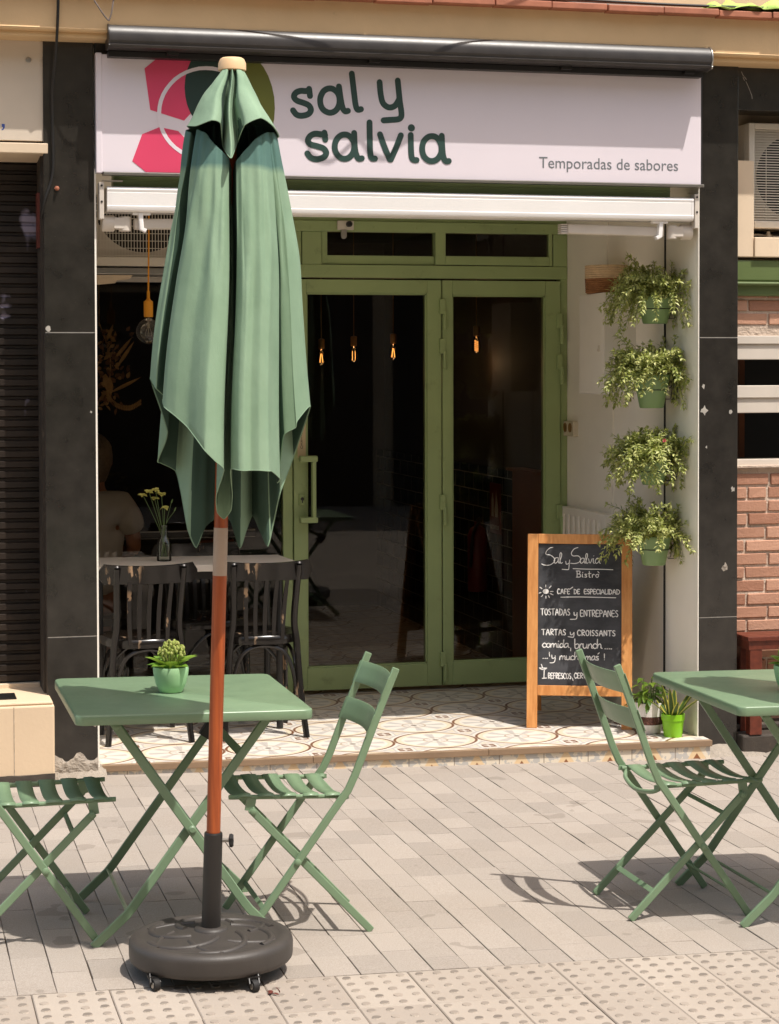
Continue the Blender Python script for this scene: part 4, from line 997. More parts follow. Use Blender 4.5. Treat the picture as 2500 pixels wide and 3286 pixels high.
for u in (.03, BW - .03):
    g = MB(); g.bar([back(u, .0), back(u, 1)], .04, .02, (1, 0, 0)); g.build('rear_leg', 'board_wood', bevel=.002, **CL)
g = MB(); g.bar([back(.05, .8), back(BW - .05, .8)], .02, .04, (0, .35, -.94)); g.bar([back(.05, .06), back(BW - .05, .06)], .02, .05, (0, .35, -.94))
g.hexa([back(.05, .1), back(BW - .05, .1), (BW - .05, back(0, .1)[1] + .006, back(0, .1)[2]), (.05, back(0, .1)[1] + .006, back(0, .1)[2])][::-1], [back(.05, .75), back(BW - .05, .75), (BW - .05, back(0, .75)[1] + .006, back(0, .75)[2]), (.05, back(0, .75)[1] + .006, back(0, .75)[2])][::-1])
g.build('rear_panel', 'chalkboard', **CL)
FT = dict(
 A=(.8, [[(0, 0), (.4, 1), (.8, 0)], [(.15, .38), (.65, .38)]]), C=(.7, [[(.7, .85), (.5, 1), (.2, .95), (0, .6), (.05, .25), (.3, 0), (.7, .12)]]),
 D=(.75, [[(.05, 0), (.05, 1)], [(0, 1), (.4, .95), (.72, .65), (.7, .3), (.4, .03), (0, 0)]]), E=(.6, [[(.6, 1), (.05, .97), (.05, .02), (.6, .04)], [(.05, .52), (.5, .54)]]),
 F=(.6, [[(.6, 1), (.05, .97), (.05, 0)], [(.05, .52), (.48, .54)]]), I=(.1, [[(.05, 1), (.05, 0)]]), L=(.55, [[(.05, 1), (.05, .02), (.55, .04)]]),
 N=(.7, [[(0, 0), (.05, 1), (.62, .05), (.66, 1)]]), O=(.7, [[(.35, 1), (.08, .82), (0, .45), (.15, .08), (.4, 0), (.65, .2), (.7, .6), (.55, .92), (.35, 1)]]),
 P=(.6, [[(.05, 0), (.05, 1), (.45, .98), (.6, .78), (.5, .55), (.05, .48)]]), R=(.65, [[(.05, 0), (.05, 1), (.45, .98), (.6, .78), (.48, .56), (.05, .5), (.65, 0)]]),
 S=(.55, [[(.52, .92), (.3, 1), (.06, .85), (.12, .62), (.42, .45), (.52, .2), (.3, 0), (0, .1)]]), T=(.7, [[(-.05, .96), (.75, 1)], [(.35, 1), (.33, 0)]]),
 V=(.7, [[(0, 1), (.35, 0), (.7, 1)]]), Z=(.6, [[(0, 1), (.6, .97), (0, .03), (.6, .0)]]), B=(.65, [[(.08, 0), (.08, 1)], [(-.05, .98), (.45, 1), (.55, .78), (.4, .55), (.1, .52), (.5, .48), (.65, .22), (.5, .02), (-.05, 0)]]),
 a=(.5, [[(.45, .5), (.2, .52), (0, .25), (.12, 0), (.38, .2), (.45, .5), (.44, .1), (.56, .02)]]), b=(.45, [[(0, 1), (.02, .05), (.28, 0), (.45, .25), (.3, .48), (.03, .35)]]),
 c=(.42, [[(.42, .42), (.22, .52), (0, .26), (.16, 0), (.44, .08)]]), d=(.5, [[(.42, .4), (.18, .5), (0, .22), (.14, 0), (.4, .2), (.5, 1), (.44, .2), (.56, .02)]]),
 h=(.5, [[(.05, 1), (.0, 0), (.1, .35), (.3, .5), (.42, .35), (.42, .08), (.54, .02)]]), i=(.16, [[(.04, .5), (.02, .1), (.14, .02)], [(.08, .74), (.1, .78)]]),
 l=(.25, [[(0, .1), (.22, .75), (.16, 1), (.05, .85), (.06, .2), (.14, 0), (.28, .08)]]), m=(.78, [[(0, 0), (.06, .48), (.06, .3), (.24, .5), (.34, .36), (.34, 0), (.4, .3), (.58, .5), (.68, .34), (.68, .06), (.8, .02)]]),
 n=(.48, [[(0, 0), (.06, .48), (.06, .28), (.26, .5), (.4, .36), (.4, .06), (.5, .02)]]), o=(.45, [[(.24, .5), (.02, .36), (.06, .06), (.28, 0), (.44, .22), (.36, .46), (.24, .5), (.5, .44)]]),
 r=(.34, [[(.02, 0), (.06, .48), (.06, .28), (.2, .48), (.34, .44)]]), s=(.36, [[(.34, .46), (.12, .5), (.06, .36), (.3, .2), (.26, .02), (0, .03)]]), t=(.36, [[(.16, .95), (.14, .1), (.3, .0)], [(-.04, .58), (.4, .62)]]),
 u=(.5, [[(.02, .48), (.02, .12), (.18, 0), (.38, .16), (.44, .48), (.42, .08), (.54, .02)]]), v=(.42, [[(0, .48), (.16, .02), (.4, .48)]]), y=(.55, [[(0, .5), (.08, .2), (.3, .22), (.5, .5), (.42, -.2), (.1, -.42), (-.2, -.36)]]),
)
FT['.'] = (.12, [[(.03, 0), (.06, .03)]]); FT[','] = (.2, [[(.1, .1), (.06, -.2)]]); FT['!'] = (.15, [[(.08, 1), (.06, .3)], [(.06, 0), (.07, .03)]])
chalk = None; CK = .0004833
def cpt(x, y):      # handwriting placed by board millimetres read off the photograph's board
    xl = 217 - (y - 152) * .0205; u = .052 + (x - xl) * .0004560; v = (2010 - y) * CK
    return u, v
def write(txt, x, y, h, w=None, th=.0040, sc=1.0, gap=.16, slope=0.0):
    global chalk, ci
    chalk = MB()
    # measure
    tot = 0
    for ch_ in txt: tot += (FT[ch_][0] * (.62 if sc == 1 else sc) + gap) if ch_ != ' ' else .45
    k = (w / tot) if w else h
    cx = x
    for ch_ in txt:
        if ch_ == ' ': cx += .45 * k; continue
        wd, sts = FT[ch_]; a = .62 if sc == 1 else sc
        for st in sts:
            pts = [cpt(cx + px * a * k, y + slope * (cx - x) - py * h) for px, py in st]
            if len(pts) > 2: pts = [(p[0], p[1]) for p in cat_rom([(p[0], p[1], 0) for p in pts], 4)]
            pts = [(p[0] + R.uniform(-.0003, .0003), p[1] + R.uniform(-.0003, .0003)) for p in pts]
            ci += 1; chalk.stroke(pts, th * R.uniform(.85, 1.1), bpf, -.0100, -.0094 + .00003 * (ci % 9))
        cx += (wd * a + gap) * k
    chalk.build('handwriting', 'chalk', bd, local=True, flat=True)
ci = 0
def line(pts, th=.0039, smooth=True):
    global ci
    q = [cpt(*p) for p in pts]
    if smooth and len(q) > 2: q = [(p[0], p[1]) for p in cat_rom([(p[0], p[1], 0) for p in q], 5)]
    ci += 1; c2_ = MB(); c2_.stroke(q, th, bpf, -.0100, -.0094 + .00003 * (ci % 9)); c2_.build('chalk_stroke', 'chalk', bd, local=True, flat=True)
line([(372, 190), (335, 200), (300, 235), (300, 262), (345, 270), (385, 300), (385, 335), (340, 368), (285, 372), (250, 360)], .0036)
write('al', 382, 352, 108, 92, .0036, sc=.9, gap=.05)
line([(508, 330), (515, 360), (545, 345), (550, 315), (545, 350), (540, 400), (530, 415), (468, 412)], .0036)
line([(640, 190), (600, 205), (570, 245), (585, 275), (640, 275), (665, 300), (655, 335), (610, 352), (560, 350)], .0036)
write('alvia', 662, 350, 100, 218, .0034, sc=.9, gap=.06)
line([(585, 404), (720, 408), (870, 408), (1010, 412)], .0036)
write('Bistro', 622, 490, 62, 250, .004, sc=.85, gap=.2); line([(850, 432), (862, 446)], .004)
g2 = [cpt(290 + 33 * cos(2 * pi * j / 18), 637 + 25 * sin(2 * pi * j / 18)) for j in range(18)]; c3_ = MB(); c3_.prism(g2, bpf, -.0100, -.0094); c3_.build('sun_drawing', 'chalk', bd, local=True, flat=True)
for a_, r1, r2 in ((-90, 48, 68), (-45, 52, 82), (0, 50, 78), (25, 55, 85), (60, 52, 74), (90, 52, 72), (130, 50, 74), (165, 52, 74), (215, 50, 76)):
    line([(290 + r1 * cos(radians(a_)), 637 + r1 * sin(radians(a_)) * .95), (290 + r2 * cos(radians(a_)), 637 + r2 * sin(radians(a_)) * .95)], .0042)
write('CAFE', 414, 660, 48, 140, .0043); line([(548, 612), (578, 592)], .0041)
write('DE', 592, 658, 44, 68, .0043); write('ESPECIALIDAD', 700, 658, 46, 385, .0043, sc=.8, gap=.14)
line([(448, 694), (640, 690), (860, 692), (1035, 694)], .0038)
write('TOSTADAS', 236, 875, 62, 318, .0042, sc=.75, gap=.2); line([(588, 845), (592, 875), (615, 868), (622, 845), (618, 895), (605, 913), (548, 916)], .0041); write('ENTREPANES', 656, 885, 62, 410, .0042, sc=.75, gap=.16, slope=0)
write('TARTAS', 244, 1075, 56, 262, .0045, sc=.75, gap=.2); line([(545, 1045), (550, 1070), (572, 1065), (585, 1045), (582, 1085), (570, 1096), (522, 1090)], .0041); write('CROISSANTS', 622, 1078, 54, 412, .0045, sc=.7, gap=.2)
write('comida', 246, 1200, 80, 285, .0047, sc=1.05, gap=.06); line([(548, 1205), (546, 1232)], .0041); write('brunch', 592, 1205, 92, 290, .0047, sc=1.02, gap=.05)
for x in (910, 932, 955, 975): line([(x, 1208), (x + 8, 1207)], .0041)
for x in (250, 272, 292): line([(x, 1312), (x + 8, 1311)], .0045)
line([(318, 1262), (322, 1290)], .0041); line([(319, 1250), (320, 1253)], .0041)
line([(345, 1278), (350, 1310), (378, 1300), (382, 1280), (378, 1330), (362, 1352), (325, 1355)], .0041)
write('mucho', 428, 1322, 78, 250, .0047, sc=1.05, gap=.06); write('mas', 700, 1322, 78, 150, .0047, sc=1.0, gap=.06); line([(835, 1262), (850, 1248)], .0041); write('!', 900, 1318, 60, 20)
line([(210, 1408), (240, 1425), (290, 1410), (262, 1430), (258, 1510)], .0044, False); line([(240, 1512), (285, 1508)], .0044); line([(210, 1408), (290, 1408)], .004); line([(232, 1372), (246, 1408)], .004)
write('REFRESCOS', 304, 1512, 54, 248, .0043, sc=.72, gap=.16); line([(560, 1505), (568, 1528)], .0041); write('CERVEZA', 582, 1505, 50, 232, .0043, sc=.7, gap=.16); line([(820, 1500), (825, 1522)], .0041); write('VINOS', 840, 1505, 46, 190, .0043, sc=.85, gap=.2)
# ------------------------------------------------------------------ parasol
AXB, AXT = V((.0165, -2.975, .08)), V((.093, -2.975, 2.66))
def ax(z): return AXB.lerp(AXT, (z - AXB.z) / (AXT.z - AXB.z))
A_ = V((.987, -.163, 0)); B_ = V((-.163, -.987, 0))
gz = pz(0)
um = thing('parasol', 'closed green parasol on a wooden pole in a round wheeled base, before the café', 'parasol', (.0165, -2.975, gz), group='closed green parasols')
g = MB()
zb = .0 - .0
BZ = -.002
g.lathe([(.0, .0), (.225, .0), (.236, .003), (.2415, .010), (.243, .018), (.2435, .05), (.2425, .058), (.239, .065), (.233, .070), (.225, .0735), (.215, .0745), (.206, .0735), (.2, .0715), (.19, .0705), (.12, .078), (.05, .086), (.0, .088)], 64, (.0165, -2.975, BZ - .002)); base = g.build('base', 'base_plastic', um, ang=50)
g = MB()
def topz(r): return BZ - .002 + (.088 - .0175 * min(1, r / .19) ** 1.5)
for k in range(6):
    a0 = 2 * pi * k / 6 + .3
    for (sgn, rad, off, wd) in ((1, .105, .088, .0115), (-1, .15, .10, .009)):
        cx_, cy_ = off * cos(a0), off * sin(a0); pts = []
        for q in range(44):
            a = a0 + sgn * (-.2 + 2.5 * q / 43)
            x, y = cx_ + rad * cos(a), cy_ + rad * sin(a); r = sqrt(x * x + y * y)
            if r > .203 or r < .035: continue
            pts.append((.0165 + x, -2.975 + y, topz(r) - .0045))
        if len(pts) > 4: g.tube(pts, wd, 8)
g.lathe([(.0, 0), (.05, 0), (.048, .006), (.036, .01)], 24, (.0165, -2.975, .082)); g.build('relief', 'base_plastic', base, ang=80)
for dx, dy in ((-.188, -.158), (.088, -.226), (-.16, .13), (.16, .12)):
    cx_, cy_ = .0165 + dx, -2.975 + dy
    wz = pz(cx_) + .017
    g = MB(); g.bar([(cx_ - .014, cy_ + .02, -.002), (cx_ - .014, cy_ - .004, wz)], .003, .024, (1, 0, 0)); g.bar([(cx_ + .014, cy_ + .02, -.002), (cx_ + .014, cy_ - .004, wz)], .003, .024, (1, 0, 0)); g.box(cx_ - .02, cx_ + .02, cy_ - .0, cy_ + .04, -.006, -.001)
    c_ = g.build('caster', 'dark_metal', um)
    g = MB(); g.lathe([(.009, -.009), (.017, -.009), (.018, 0), (.017, .009), (.009, .009)], 20, (cx_, cy_ - .006, wz), (1, .35, 0)); g.build('wheel', 'rubber', c_)
    g = MB(); g.lathe([(.0, -.0105), (.009, -.0105), (.009, .0105), (.0, .0105)], 16, (cx_, cy_ - .006, wz), (1, .35, 0)); g.build('hub', 'steel', c_)
g = MB(); p0 = ax(.07); p1 = ax(.372); g.tube([p0, p0.lerp(p1, .985), p0.lerp(p1, .985), p1], [.0285, .0275, .0275, .0255], 28); g.build('tube', 'tube_black', um)
g = MB(); q = ax(.347); g.tube([q + A_ * .02, q + A_ * .05], .006, 10); kn = g.build('knob_screw', 'steel', um)
g = MB()
for r_, x_ in ((1, .046),):
    n = 14; c0 = q + A_ * x_; ring = []
    for (rr, dd) in ((.008, 0), (.018, .002), (.0195, .009), (.016, .014), (.0, .015)):
        ring.append([c0 + A_ * dd + (B_ * cos(2 * pi * j / n) + V((0, 0, 1)) * sin(2 * pi * j / n)) * rr * (1 + (.1 if j % 2 else -.08)) for j in range(n)])
    g.grid(ring, True)
g.build('knob', 'rubber', kn)
g = MB(); g.tube([ax(.365), ax(1.138)], .0208, 24); g.tube([ax(1.275), ax(2.62)], .0205, 24); g.build('pole', 'pole_wood', um)
g = MB(); g.tube([ax(1.136), ax(1.278)], .0212, 24); g.build('pole_sleeve', 'pole_sleeve', um)
g = MB(); g.lathe([(.0, .036), (.03, .036), (.036, .032), (.041, .02), (.0415, .0), (.03, -.004), (.0, -.004)], 28, ax(2.627)); g.build('finial', 'finial_wood', um, ang=30)
def zpx(y): return 2.6277 - (y - 150) * .0013667
# control folds: a (right), b (towards the street) of the hem point in metres, hem height (px row), top radius factors, crease pull
CT = [(-.218, .015, 815, -.130, .03, 282), (-.198, .06, 836, -.118, .045, 290), (-.162, .012, 862, -.080, .01, 326), (-.178, .095, 858, -.098, .055, 284), (-.142, .185, 890, -.075, .09, 292), (-.075, .255, 940, -.045, .10, 318), (-.02, .28, 985, -.018, .10, 336), (.004, .25, 1004, -.004, .095, 346),
      (-.016, .13, 1062, .0, .06, 352), (-.012, .075, 1100, .004, .03, 360), (.008, .055, 1116, .008, .012, 372), (.028, .075, 1096, .012, .03, 362), (.03, .13, 1058, .014, .06, 354), (.023, .24, 1002, .018, .10, 352), (.06, .285, 1004, .035, .115, 338), (.105, .275, 1004, .072, .105, 306), (.14, .215, 1008, .10, .085, 292), (.168, .115, 1028, .112, .06, 288), (.162, .022, 1040, .08, .015, 300), (.178, .075, 935, .105, .06, 288), (.215, .08, 905, .122, .05, 288), (.256, .005, 875, .140, .0, 290),
      (.215, -.09, 985, .12, -.07, 266), (.175, -.03, 1062, .07, -.03, 266), (.158, -.06, 1130, .07, -.06, 266), (.142, -.055, 1183, .07, -.06, 266), (.118, -.075, 1150, .05, -.05, 266), (.095, -.13, 1118, .06, -.12, 266), (.076, -.075, 1150, .03, -.06, 266), (.058, -.05, 1186, .02, -.06, 266), (.028, -.06, 1126, .01, -.05, 266),
      (.0, -.14, 1112, 0, -.13, 266), (-.022, -.05, 1122, -.03, -.04, 266), (-.048, -.02, 1138, -.03, -.04, 266), (-.072, -.015, 1182, -.04, -.05, 266), (-.098, -.02, 1142, -.05, -.03, 266), (-.122, -.06, 1060, -.06, -.1, 266), (-.140, -.11, 1018, -.06, -.1, 266), (-.185, -.10, 1000, -.1, -.08, 266), (-.192, -.03, 992, -.1, -.03, 266), (-.165, -.005, 930, -.09, 0, 266)]
# small secondary folds between the main ones
C2 = []
for i_, c_ in enumerate(CT):
    C2.append(c_); d_ = CT[(i_ + 1) % len(CT)]
    if i_ in (0, 3, 4, 5, 12, 13, 14, 15, 18, 19):
        k_ = 1 + (.07 if i_ % 2 else -.05) * (1.0 if i_ > 2 else .6)
        C2.append(tuple((c_[q] + d_[q]) / 2 * (k_ if q in (0, 1) and abs(c_[1]) + abs(d_[1]) > .12 else 1) for q in range(6)))
CT = C2
def canopy(ct, top_y, name, mat, seg=7, nt=34, belly=.0, wr=.004):
    n = len(ct)
    cv = [cat_rom([(c[0], c[1], c[2] / 1000) for c in ct], seg, True, .55), cat_rom([(c[3], c[4], (c[5] if len(c) > 5 else top_y(0)) / 1000) for c in ct], seg, True, .55)]
    k = len(cv[0]); rows = []
    ph = [R.uniform(0, 6.28) for _ in range(8)]
    for t in range(nt + 1):
        q = t / nt; row = []
        for j in range(k):
            h = cv[0][j]; tp = cv[1][j]; yb = h.z * 1000; y0 = tp.z * 1000; yy = y0 + (yb - y0) * q
            e = q ** .92
            aa = tp.x + (h.x - tp.x) * e + .007 * sin(4.2 * q + ph[3]) * sin(pi * q); bb = tp.y + (h.y - tp.y) * e
            s_ = 1 + belly * sin(pi * q)
            u = j / seg
            wv = wr * sin(pi * min(1, q * 1.4 + .15)) * (sin(9 * q + u * 1.7 + ph[0]) * .5 + sin(17 * q - u * 2.3 + ph[1]) * .3 + sin(5 * q + u * 4.1 + ph[2]) * .5)
            rr = sqrt(aa * aa + bb * bb) + 1e-6
            z = zpx(yy); c = ax(z)
            row.append(c + A_ * (aa * s_ + wv * aa / rr) + B_ * (bb * s_ + wv * bb / rr))
        rows.append(row)
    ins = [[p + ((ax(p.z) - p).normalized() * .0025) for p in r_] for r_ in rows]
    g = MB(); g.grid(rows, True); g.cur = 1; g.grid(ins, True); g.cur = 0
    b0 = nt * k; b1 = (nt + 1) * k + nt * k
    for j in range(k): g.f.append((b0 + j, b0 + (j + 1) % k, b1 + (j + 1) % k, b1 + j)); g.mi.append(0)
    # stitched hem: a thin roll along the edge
    o = g.build(name, [mat, 'canopy_shaded_inside'], um, ang=75)
    hm = MB(); hm.tube(rows[-1], .0013, 6, closed=True); hm.build('hem', mat, o)
    return o
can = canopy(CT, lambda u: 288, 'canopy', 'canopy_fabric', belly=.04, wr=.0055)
VT = [(-.128, .02, 273, -.03, .01), (-.10, .10, 279, -.027, .026), (-.055, .15, 271, -.018, .034), (-.030, .13, 276, -.012, .036), (-.022, .06, 318, -.007, .02), (-.006, .14, 344, -.002, .036), (.004, .155, 350, .001, .038), (.020, .075, 312, .008, .02), (.040, .155, 281, .012, .036), (.085, .155, 266, .024, .028), (.122, .09, 277, .030, .016), (.142, .02, 294, .034, 0),
      (.1, -.09, 300, .028, -.02), (.04, -.12, 280, .012, -.036), (-.03, -.1, 310, -.01, -.03), (-.09, -.1, 285, -.026, -.02)]
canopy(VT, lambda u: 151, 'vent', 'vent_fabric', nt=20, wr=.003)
um2 = copy_tree(um); um2.location = (2.24, -3.13, pz(2.24)); tag(um2, 'second closed green parasol just beyond the right edge, shading the right table')
# ------------------------------------------------------------------ plants
def trailing(t, cx, cy, zr, r, seed, n=95, spread=1.0, hang=.16, up=.15, left=.5):
    q = random.Random(seed); st = MB(); lf = MB()
    for i in range(n):
        a = q.uniform(0, 2 * pi)
        if q.random() < left: a = q.uniform(pi * .55, pi * 1.5)
        rr = r * q.uniform(.1, .95); p = V((cx + rr * cos(a), cy + rr * sin(a), zr - .005))
        out = V((cos(a), sin(a), 0)); kind = q.random()
        L = (q.uniform(.05, .13) if kind > .3 else q.uniform(.12, .21)) * spread
        d = (out * q.uniform(.2, 1.1) + V((q.uniform(-.3, .3), q.uniform(-.3, .3), q.uniform(.35, 1.2)))).normalized()
        droop = q.uniform(1.8, 5.0) if kind < .3 else q.uniform(.1, .9)
        steps = int(L / .0125) + 2; pts = [p.copy()]; g_ = 0
        for k in range(steps):
            d = (d + V((q.uniform(-.14, .14), q.uniform(-.14, .14), q.uniform(-.08, .08) - droop * .035))).normalized()
            p = p + d * .0125
            lim = 2.80
            if p.x > lim: p.x = lim - .004
            pts.append(p.copy())
            if k >= 1:
                sd = d.cross(V((0, 0, 1)))
                if sd.length < .1: sd = V((1, 0, 0))
                sd.normalize(); tw = k * 1.57 + q.uniform(-.4, .4); upv = sd.cross(d)
                s1 = sd * cos(tw) + upv * sin(tw)
                for s_ in (1, -1):
                    if q.random() < .1: continue
                    ld = (s1 * s_ + d * .75 + V((0, 0, .1))).normalized()
                    lf.leaf(p, ld, (q.uniform(-.4, .4), q.uniform(-.6, .1), 1), q.uniform(.017, .032), q.uniform(.009, .0145), q.uniform(0, .5), 2)
        st.tube(pts, .0011, 4)
        for s_ in range(3): lf.leaf(p, (d + V((q.uniform(-.7, .7), q.uniform(-.7, .7), q.uniform(-.2, .5)))).normalized(), (0, -.2, 1), q.uniform(.014, .022), .010, .2, 2)
    st.build('stems', 'stem', t); return lf.build('foliage', 'leaf_trailing', t, flat=True)
GP = 'green wall pots with trailing plants on the white wall'
spec = [(2.712, 2.088, 1.959, .090, 'wall pot at the top, its plant spilling over a woven basket', 1, 250),
        (2.687, 1.712, 1.553, .088, 'second wall pot from the top, beside the white meter box', 2, 250),
        (2.694, 1.300, 1.183, .078, 'third wall pot from the top, trailing plant with one tiny pink flower', 3, 250),
        (2.700, .935, .795, .084, 'lowest wall pot, trailing plant hanging over the corner of the chalkboard', 4, 250)]
for i, (x, zt, zb_, rr, lab, sd, nn) in enumerate(spec):
    y = .25 if i != 0 else .27
    t = thing('wall_planter', 'green ' + lab if i == 0 else 'green ' + lab, 'planter', (x, y, zb_), group=GP)
    g = MB(); g.lathe([(.0, 0), (rr * .62, 0), (rr * .66, .004), (rr * .98, zt - zb_ - .012), (rr * 1.03, zt - zb_ - .01), (rr * 1.03, zt - zb_), (rr * .96, zt - zb_), (rr * .94, zt - zb_ - .02), (0, zt - zb_ - .022)], 32, (x, y, zb_)); g.build('pot', 'planter_green', t, ang=40)
    g = MB(); g.lathe([(.0, 0), (rr * .93, 0)], 24, (x, y, zt - .018)); g.build('soil', 'soil', t)
    g = MB(); zr = zb_ + (zt - zb_) * .55; rk = rr * (.66 + .32 * .55) + .002
    g.tube([(x + rk * cos(2 * pi * j / 28), y + rk * sin(2 * pi * j / 28), zr) for j in range(28)], .0022, 6, closed=True)
    for yy in (y - .035, y + .035):
        g.tube([(x + rk * .93, yy, zr), (2.800, yy - .004, zr + .045), (2.806, yy, zr), (2.800, yy, zr - .045), (x + rk * .8, yy, zr - .045)], .0022, 6)
    g.build('wire_holder', 'dark_metal', t)
    trailing(t, x, y, zt, rr, 100 + sd, nn, (1.2, 1.2, 1.25, 1.2)[i])
    if i == 2:
        g = MB()
        for j in range(5):
            a = 2 * pi * j / 5; g.leaf((2.70, .12, 1.40), (cos(a), -.5, sin(a)), (0, -1, 0), .011, .009, .2, 2)
        g.build('flower', 'sign_pink', t, flat=True)
# kalanchoe
def kalanchoe(x, y, z0, label, rim=.0585):
    t = thing('potted_plant', label, 'potted plant', (x, y, z0), group='potted plants on the green tables')
    g = MB(); g.lathe([(.0, .0), (.034, .0), (.038, .003), (.05, .03), (.0565, .06), (.0585, .078), (.0575, .0835), (.0545, .0835), (.052, .07), (0, .068)], 40, (x, y, z0)); g.build('pot', 'pot_green', t, ang=40)
    q = random.Random(5); g = MB()
    for i in range(11):
        a = 2 * pi * i / 11 + q.uniform(-.2, .2); e = .55 if i % 2 else 1.1
        g.leaf((x + .015 * cos(a), y + .015 * sin(a), z0 + .075), (cos(a), sin(a), e), (0, 0, 1), q.uniform(.062, .085), q.uniform(.044, .056), .3, 5)
    g.build('foliage', 'leaf_bright', t)
    g = MB()
    for i in range(150):
        a = q.uniform(0, 2 * pi); r = .046 * sqrt(q.random()); h = .112 + .055 * sqrt(max(0, 1 - (r / .047) ** 2)) * q.uniform(.55, 1.05)
        g.sphere((x + .004 + r * cos(a), y + r * sin(a), z0 + h), q.uniform(.0035, .0055), 7, 5, (1, 1, 1.25))
        if i % 3 == 0: g.tube([(x + .01 * cos(a), y + .01 * sin(a), z0 + .08), (x + .004 + r * cos(a), y + r * sin(a), z0 + h)], .0013, 4)
    g.build('flower_buds', 'bud', t)
    return t
kalanchoe(-.012, -2.355, pz(-.02) + .7365, 'yellow green budding kalanchoe in a pale green pot on the left table')
kalanchoe(2.038, -2.66, pz(2.038) + .7365, 'potted plant on the right table, a leaf just showing at the right edge')
# vase
t = thing('flower_vase', 'small clear glass bottle with yellow flowers on the white table', 'vase', (.42, .93, .81))
g = MB(); x, y, z = .42, .93, .8105
prof = [(.0, 0), (.034, .0), (.036, .004), (.036, .08), (.03, .105), (.0175, .12), (.0165, .165), (.02, .17), (.0195, .174), (.0155, .172), (.0145, .12), (.028, .102), (.0335, .08), (.0335, .006), (0, .005)]
g.lathe(prof, 28, (x, y, z)); g.build('bottle', 'clear_glass', t, ang=50)
q = random.Random(3); st = MB(); fl_ = MB()
for fx, fz in ((.345, 1.15), (.318, 1.132), (.408, 1.135), (.42, 1.072), (.374, 1.115), (.378, 1.158)):
    p = V((fx, .92 + q.uniform(-.02, .02), fz)); st.tube(cat_rom([(x + q.uniform(-.015, .015), y, z + .02), (x + (fx - x) * .25, y, z + .16), p], 5), .0016, 5)
    for k in range(16):
        a = q.uniform(0, 2 * pi); e = q.uniform(-.1, 1); fl_.leaf(p + V((q.uniform(-.006, .006), q.uniform(-.006, .006), 0)), (cos(a), sin(a) - .2, e), (0, -.4, 1), q.uniform(.016, .026), .02, .5, 3)
for fx, fz in ((.455, 1.09), (.47, 1.05)):
    st.tube(cat_rom([(x, y, z + .1), (x + .01, y, z + .18), (fx, y, fz)], 5), .0013, 5); st.leaf((fx, y, fz), (.4, 0, 1), (0, 1, 0), .025, .008, .1, 3)
st.build('stems', 'stem', t); fl_.build('blossoms', 'petal', t, flat=True)
# floor pots
t = thing('floor_pot', 'white pot with brown band and glossy leafy plant, between chalkboard and wall', 'potted plant', (2.640, .16, 0))
g = MB(); c = (2.640, .16, 0)
g.lathe([(.0, .0), (.052, .0), (.058, .006), (.0655, .045)], 40, c); g.lathe([(.0675, .084), (.068, .125), (.0675, .146), (.063, .147), (.061, .13), (0, .128)], 40, c); pt = g.build('pot', 'pot_white', t, ang=40)
g = MB(); g.lathe([(.0655, .045), (.0672, .047), (.0685, .083), (.0675, .084)], 40, c); g.build('band', 'pot_brown', pt)
q = random.Random(12); g = MB(); s_ = MB()
for i in range(46):
    a = q.uniform(0, 2 * pi); r = q.uniform(.0, .045); h = q.uniform(.14, .27); b0 = V((c[0] + r * cos(a), c[1] + r * sin(a), .12)); tp = V((c[0] + r * 1.6 * cos(a), c[1] + r * 1.6 * sin(a), h))
    s_.tube([b0, tp], .0018, 4); g.leaf(tp, (cos(a), sin(a), q.uniform(-.2, .7)), (0, 0, 1), q.uniform(.045, .075), q.uniform(.022, .034), q.uniform(.2, .8), 5)
g.leaf((2.61, .1, .15), (-.3, -.6, -.6), (0, -1, .3), .06, .026, .1, 5)
s_.build('stems', 'stem', t); g.build('foliage', 'leaf_dark', t)
t = thing('floor_pot', 'bright lime green pot with yellow edged sword leaves at the step corner', 'potted plant', (2.712, .035, 0))
g = MB(); c = (2.712, .035, 0); g.lathe([(.0, .0), (.0425, .0), (.0435, .003), (.0515, .078), (.055, .08), (.0555, .108), (.051, .1085), (.049, .09), (0, .088)], 40, c); g.build('pot', 'pot_lime', t, ang=35)
for nm, wk, mt, off in (('foliage', 1.0, 'leaf_edge', 0), ('leaf_centre', .62, 'leaf_sword', .0012)):
    q = random.Random(21); g = MB()
    for i in range(12):
        a = 2 * pi * i / 12 + q.uniform(-.3, .3); ln = q.uniform(.13, .21); ti = q.uniform(.15, .75); b0 = V((c[0] + .02 * cos(a), c[1] + .02 * sin(a), .085)); d = V((cos(a) * ti, sin(a) * ti, 1)).normalized(); sd = V((-sin(a), cos(a), 0)); nn = sd.cross(d).normalized(); rows = []
        tw = q.uniform(-.5, .5)
        for k in range(9):
            u = k / 8; w_ = .015 * wk * (sin(pi * min(1, .22 + u * .78)) ** .7) + .0004; cen = b0 + d * ln * u + V((cos(a), sin(a), -.3)) * (.05 * ti * u * u); ss = (sd * cos(tw * u) + nn * sin(tw * u))
            n2 = ss.cross(d).normalized() * (off)
            rows.append([cen - ss * w_ + n2, cen - n2 * .0 + nn * .002 + n2, cen + ss * w_ + n2]); 
        g.grid(rows)
        if off: g.grid([[p - 2 * (p - p) for p in r] for r in [[r_[0] - 2 * n2, r_[1] - 2 * n2, r_[2] - 2 * n2] for r_ in rows]])
    g.build(nm, mt, t)
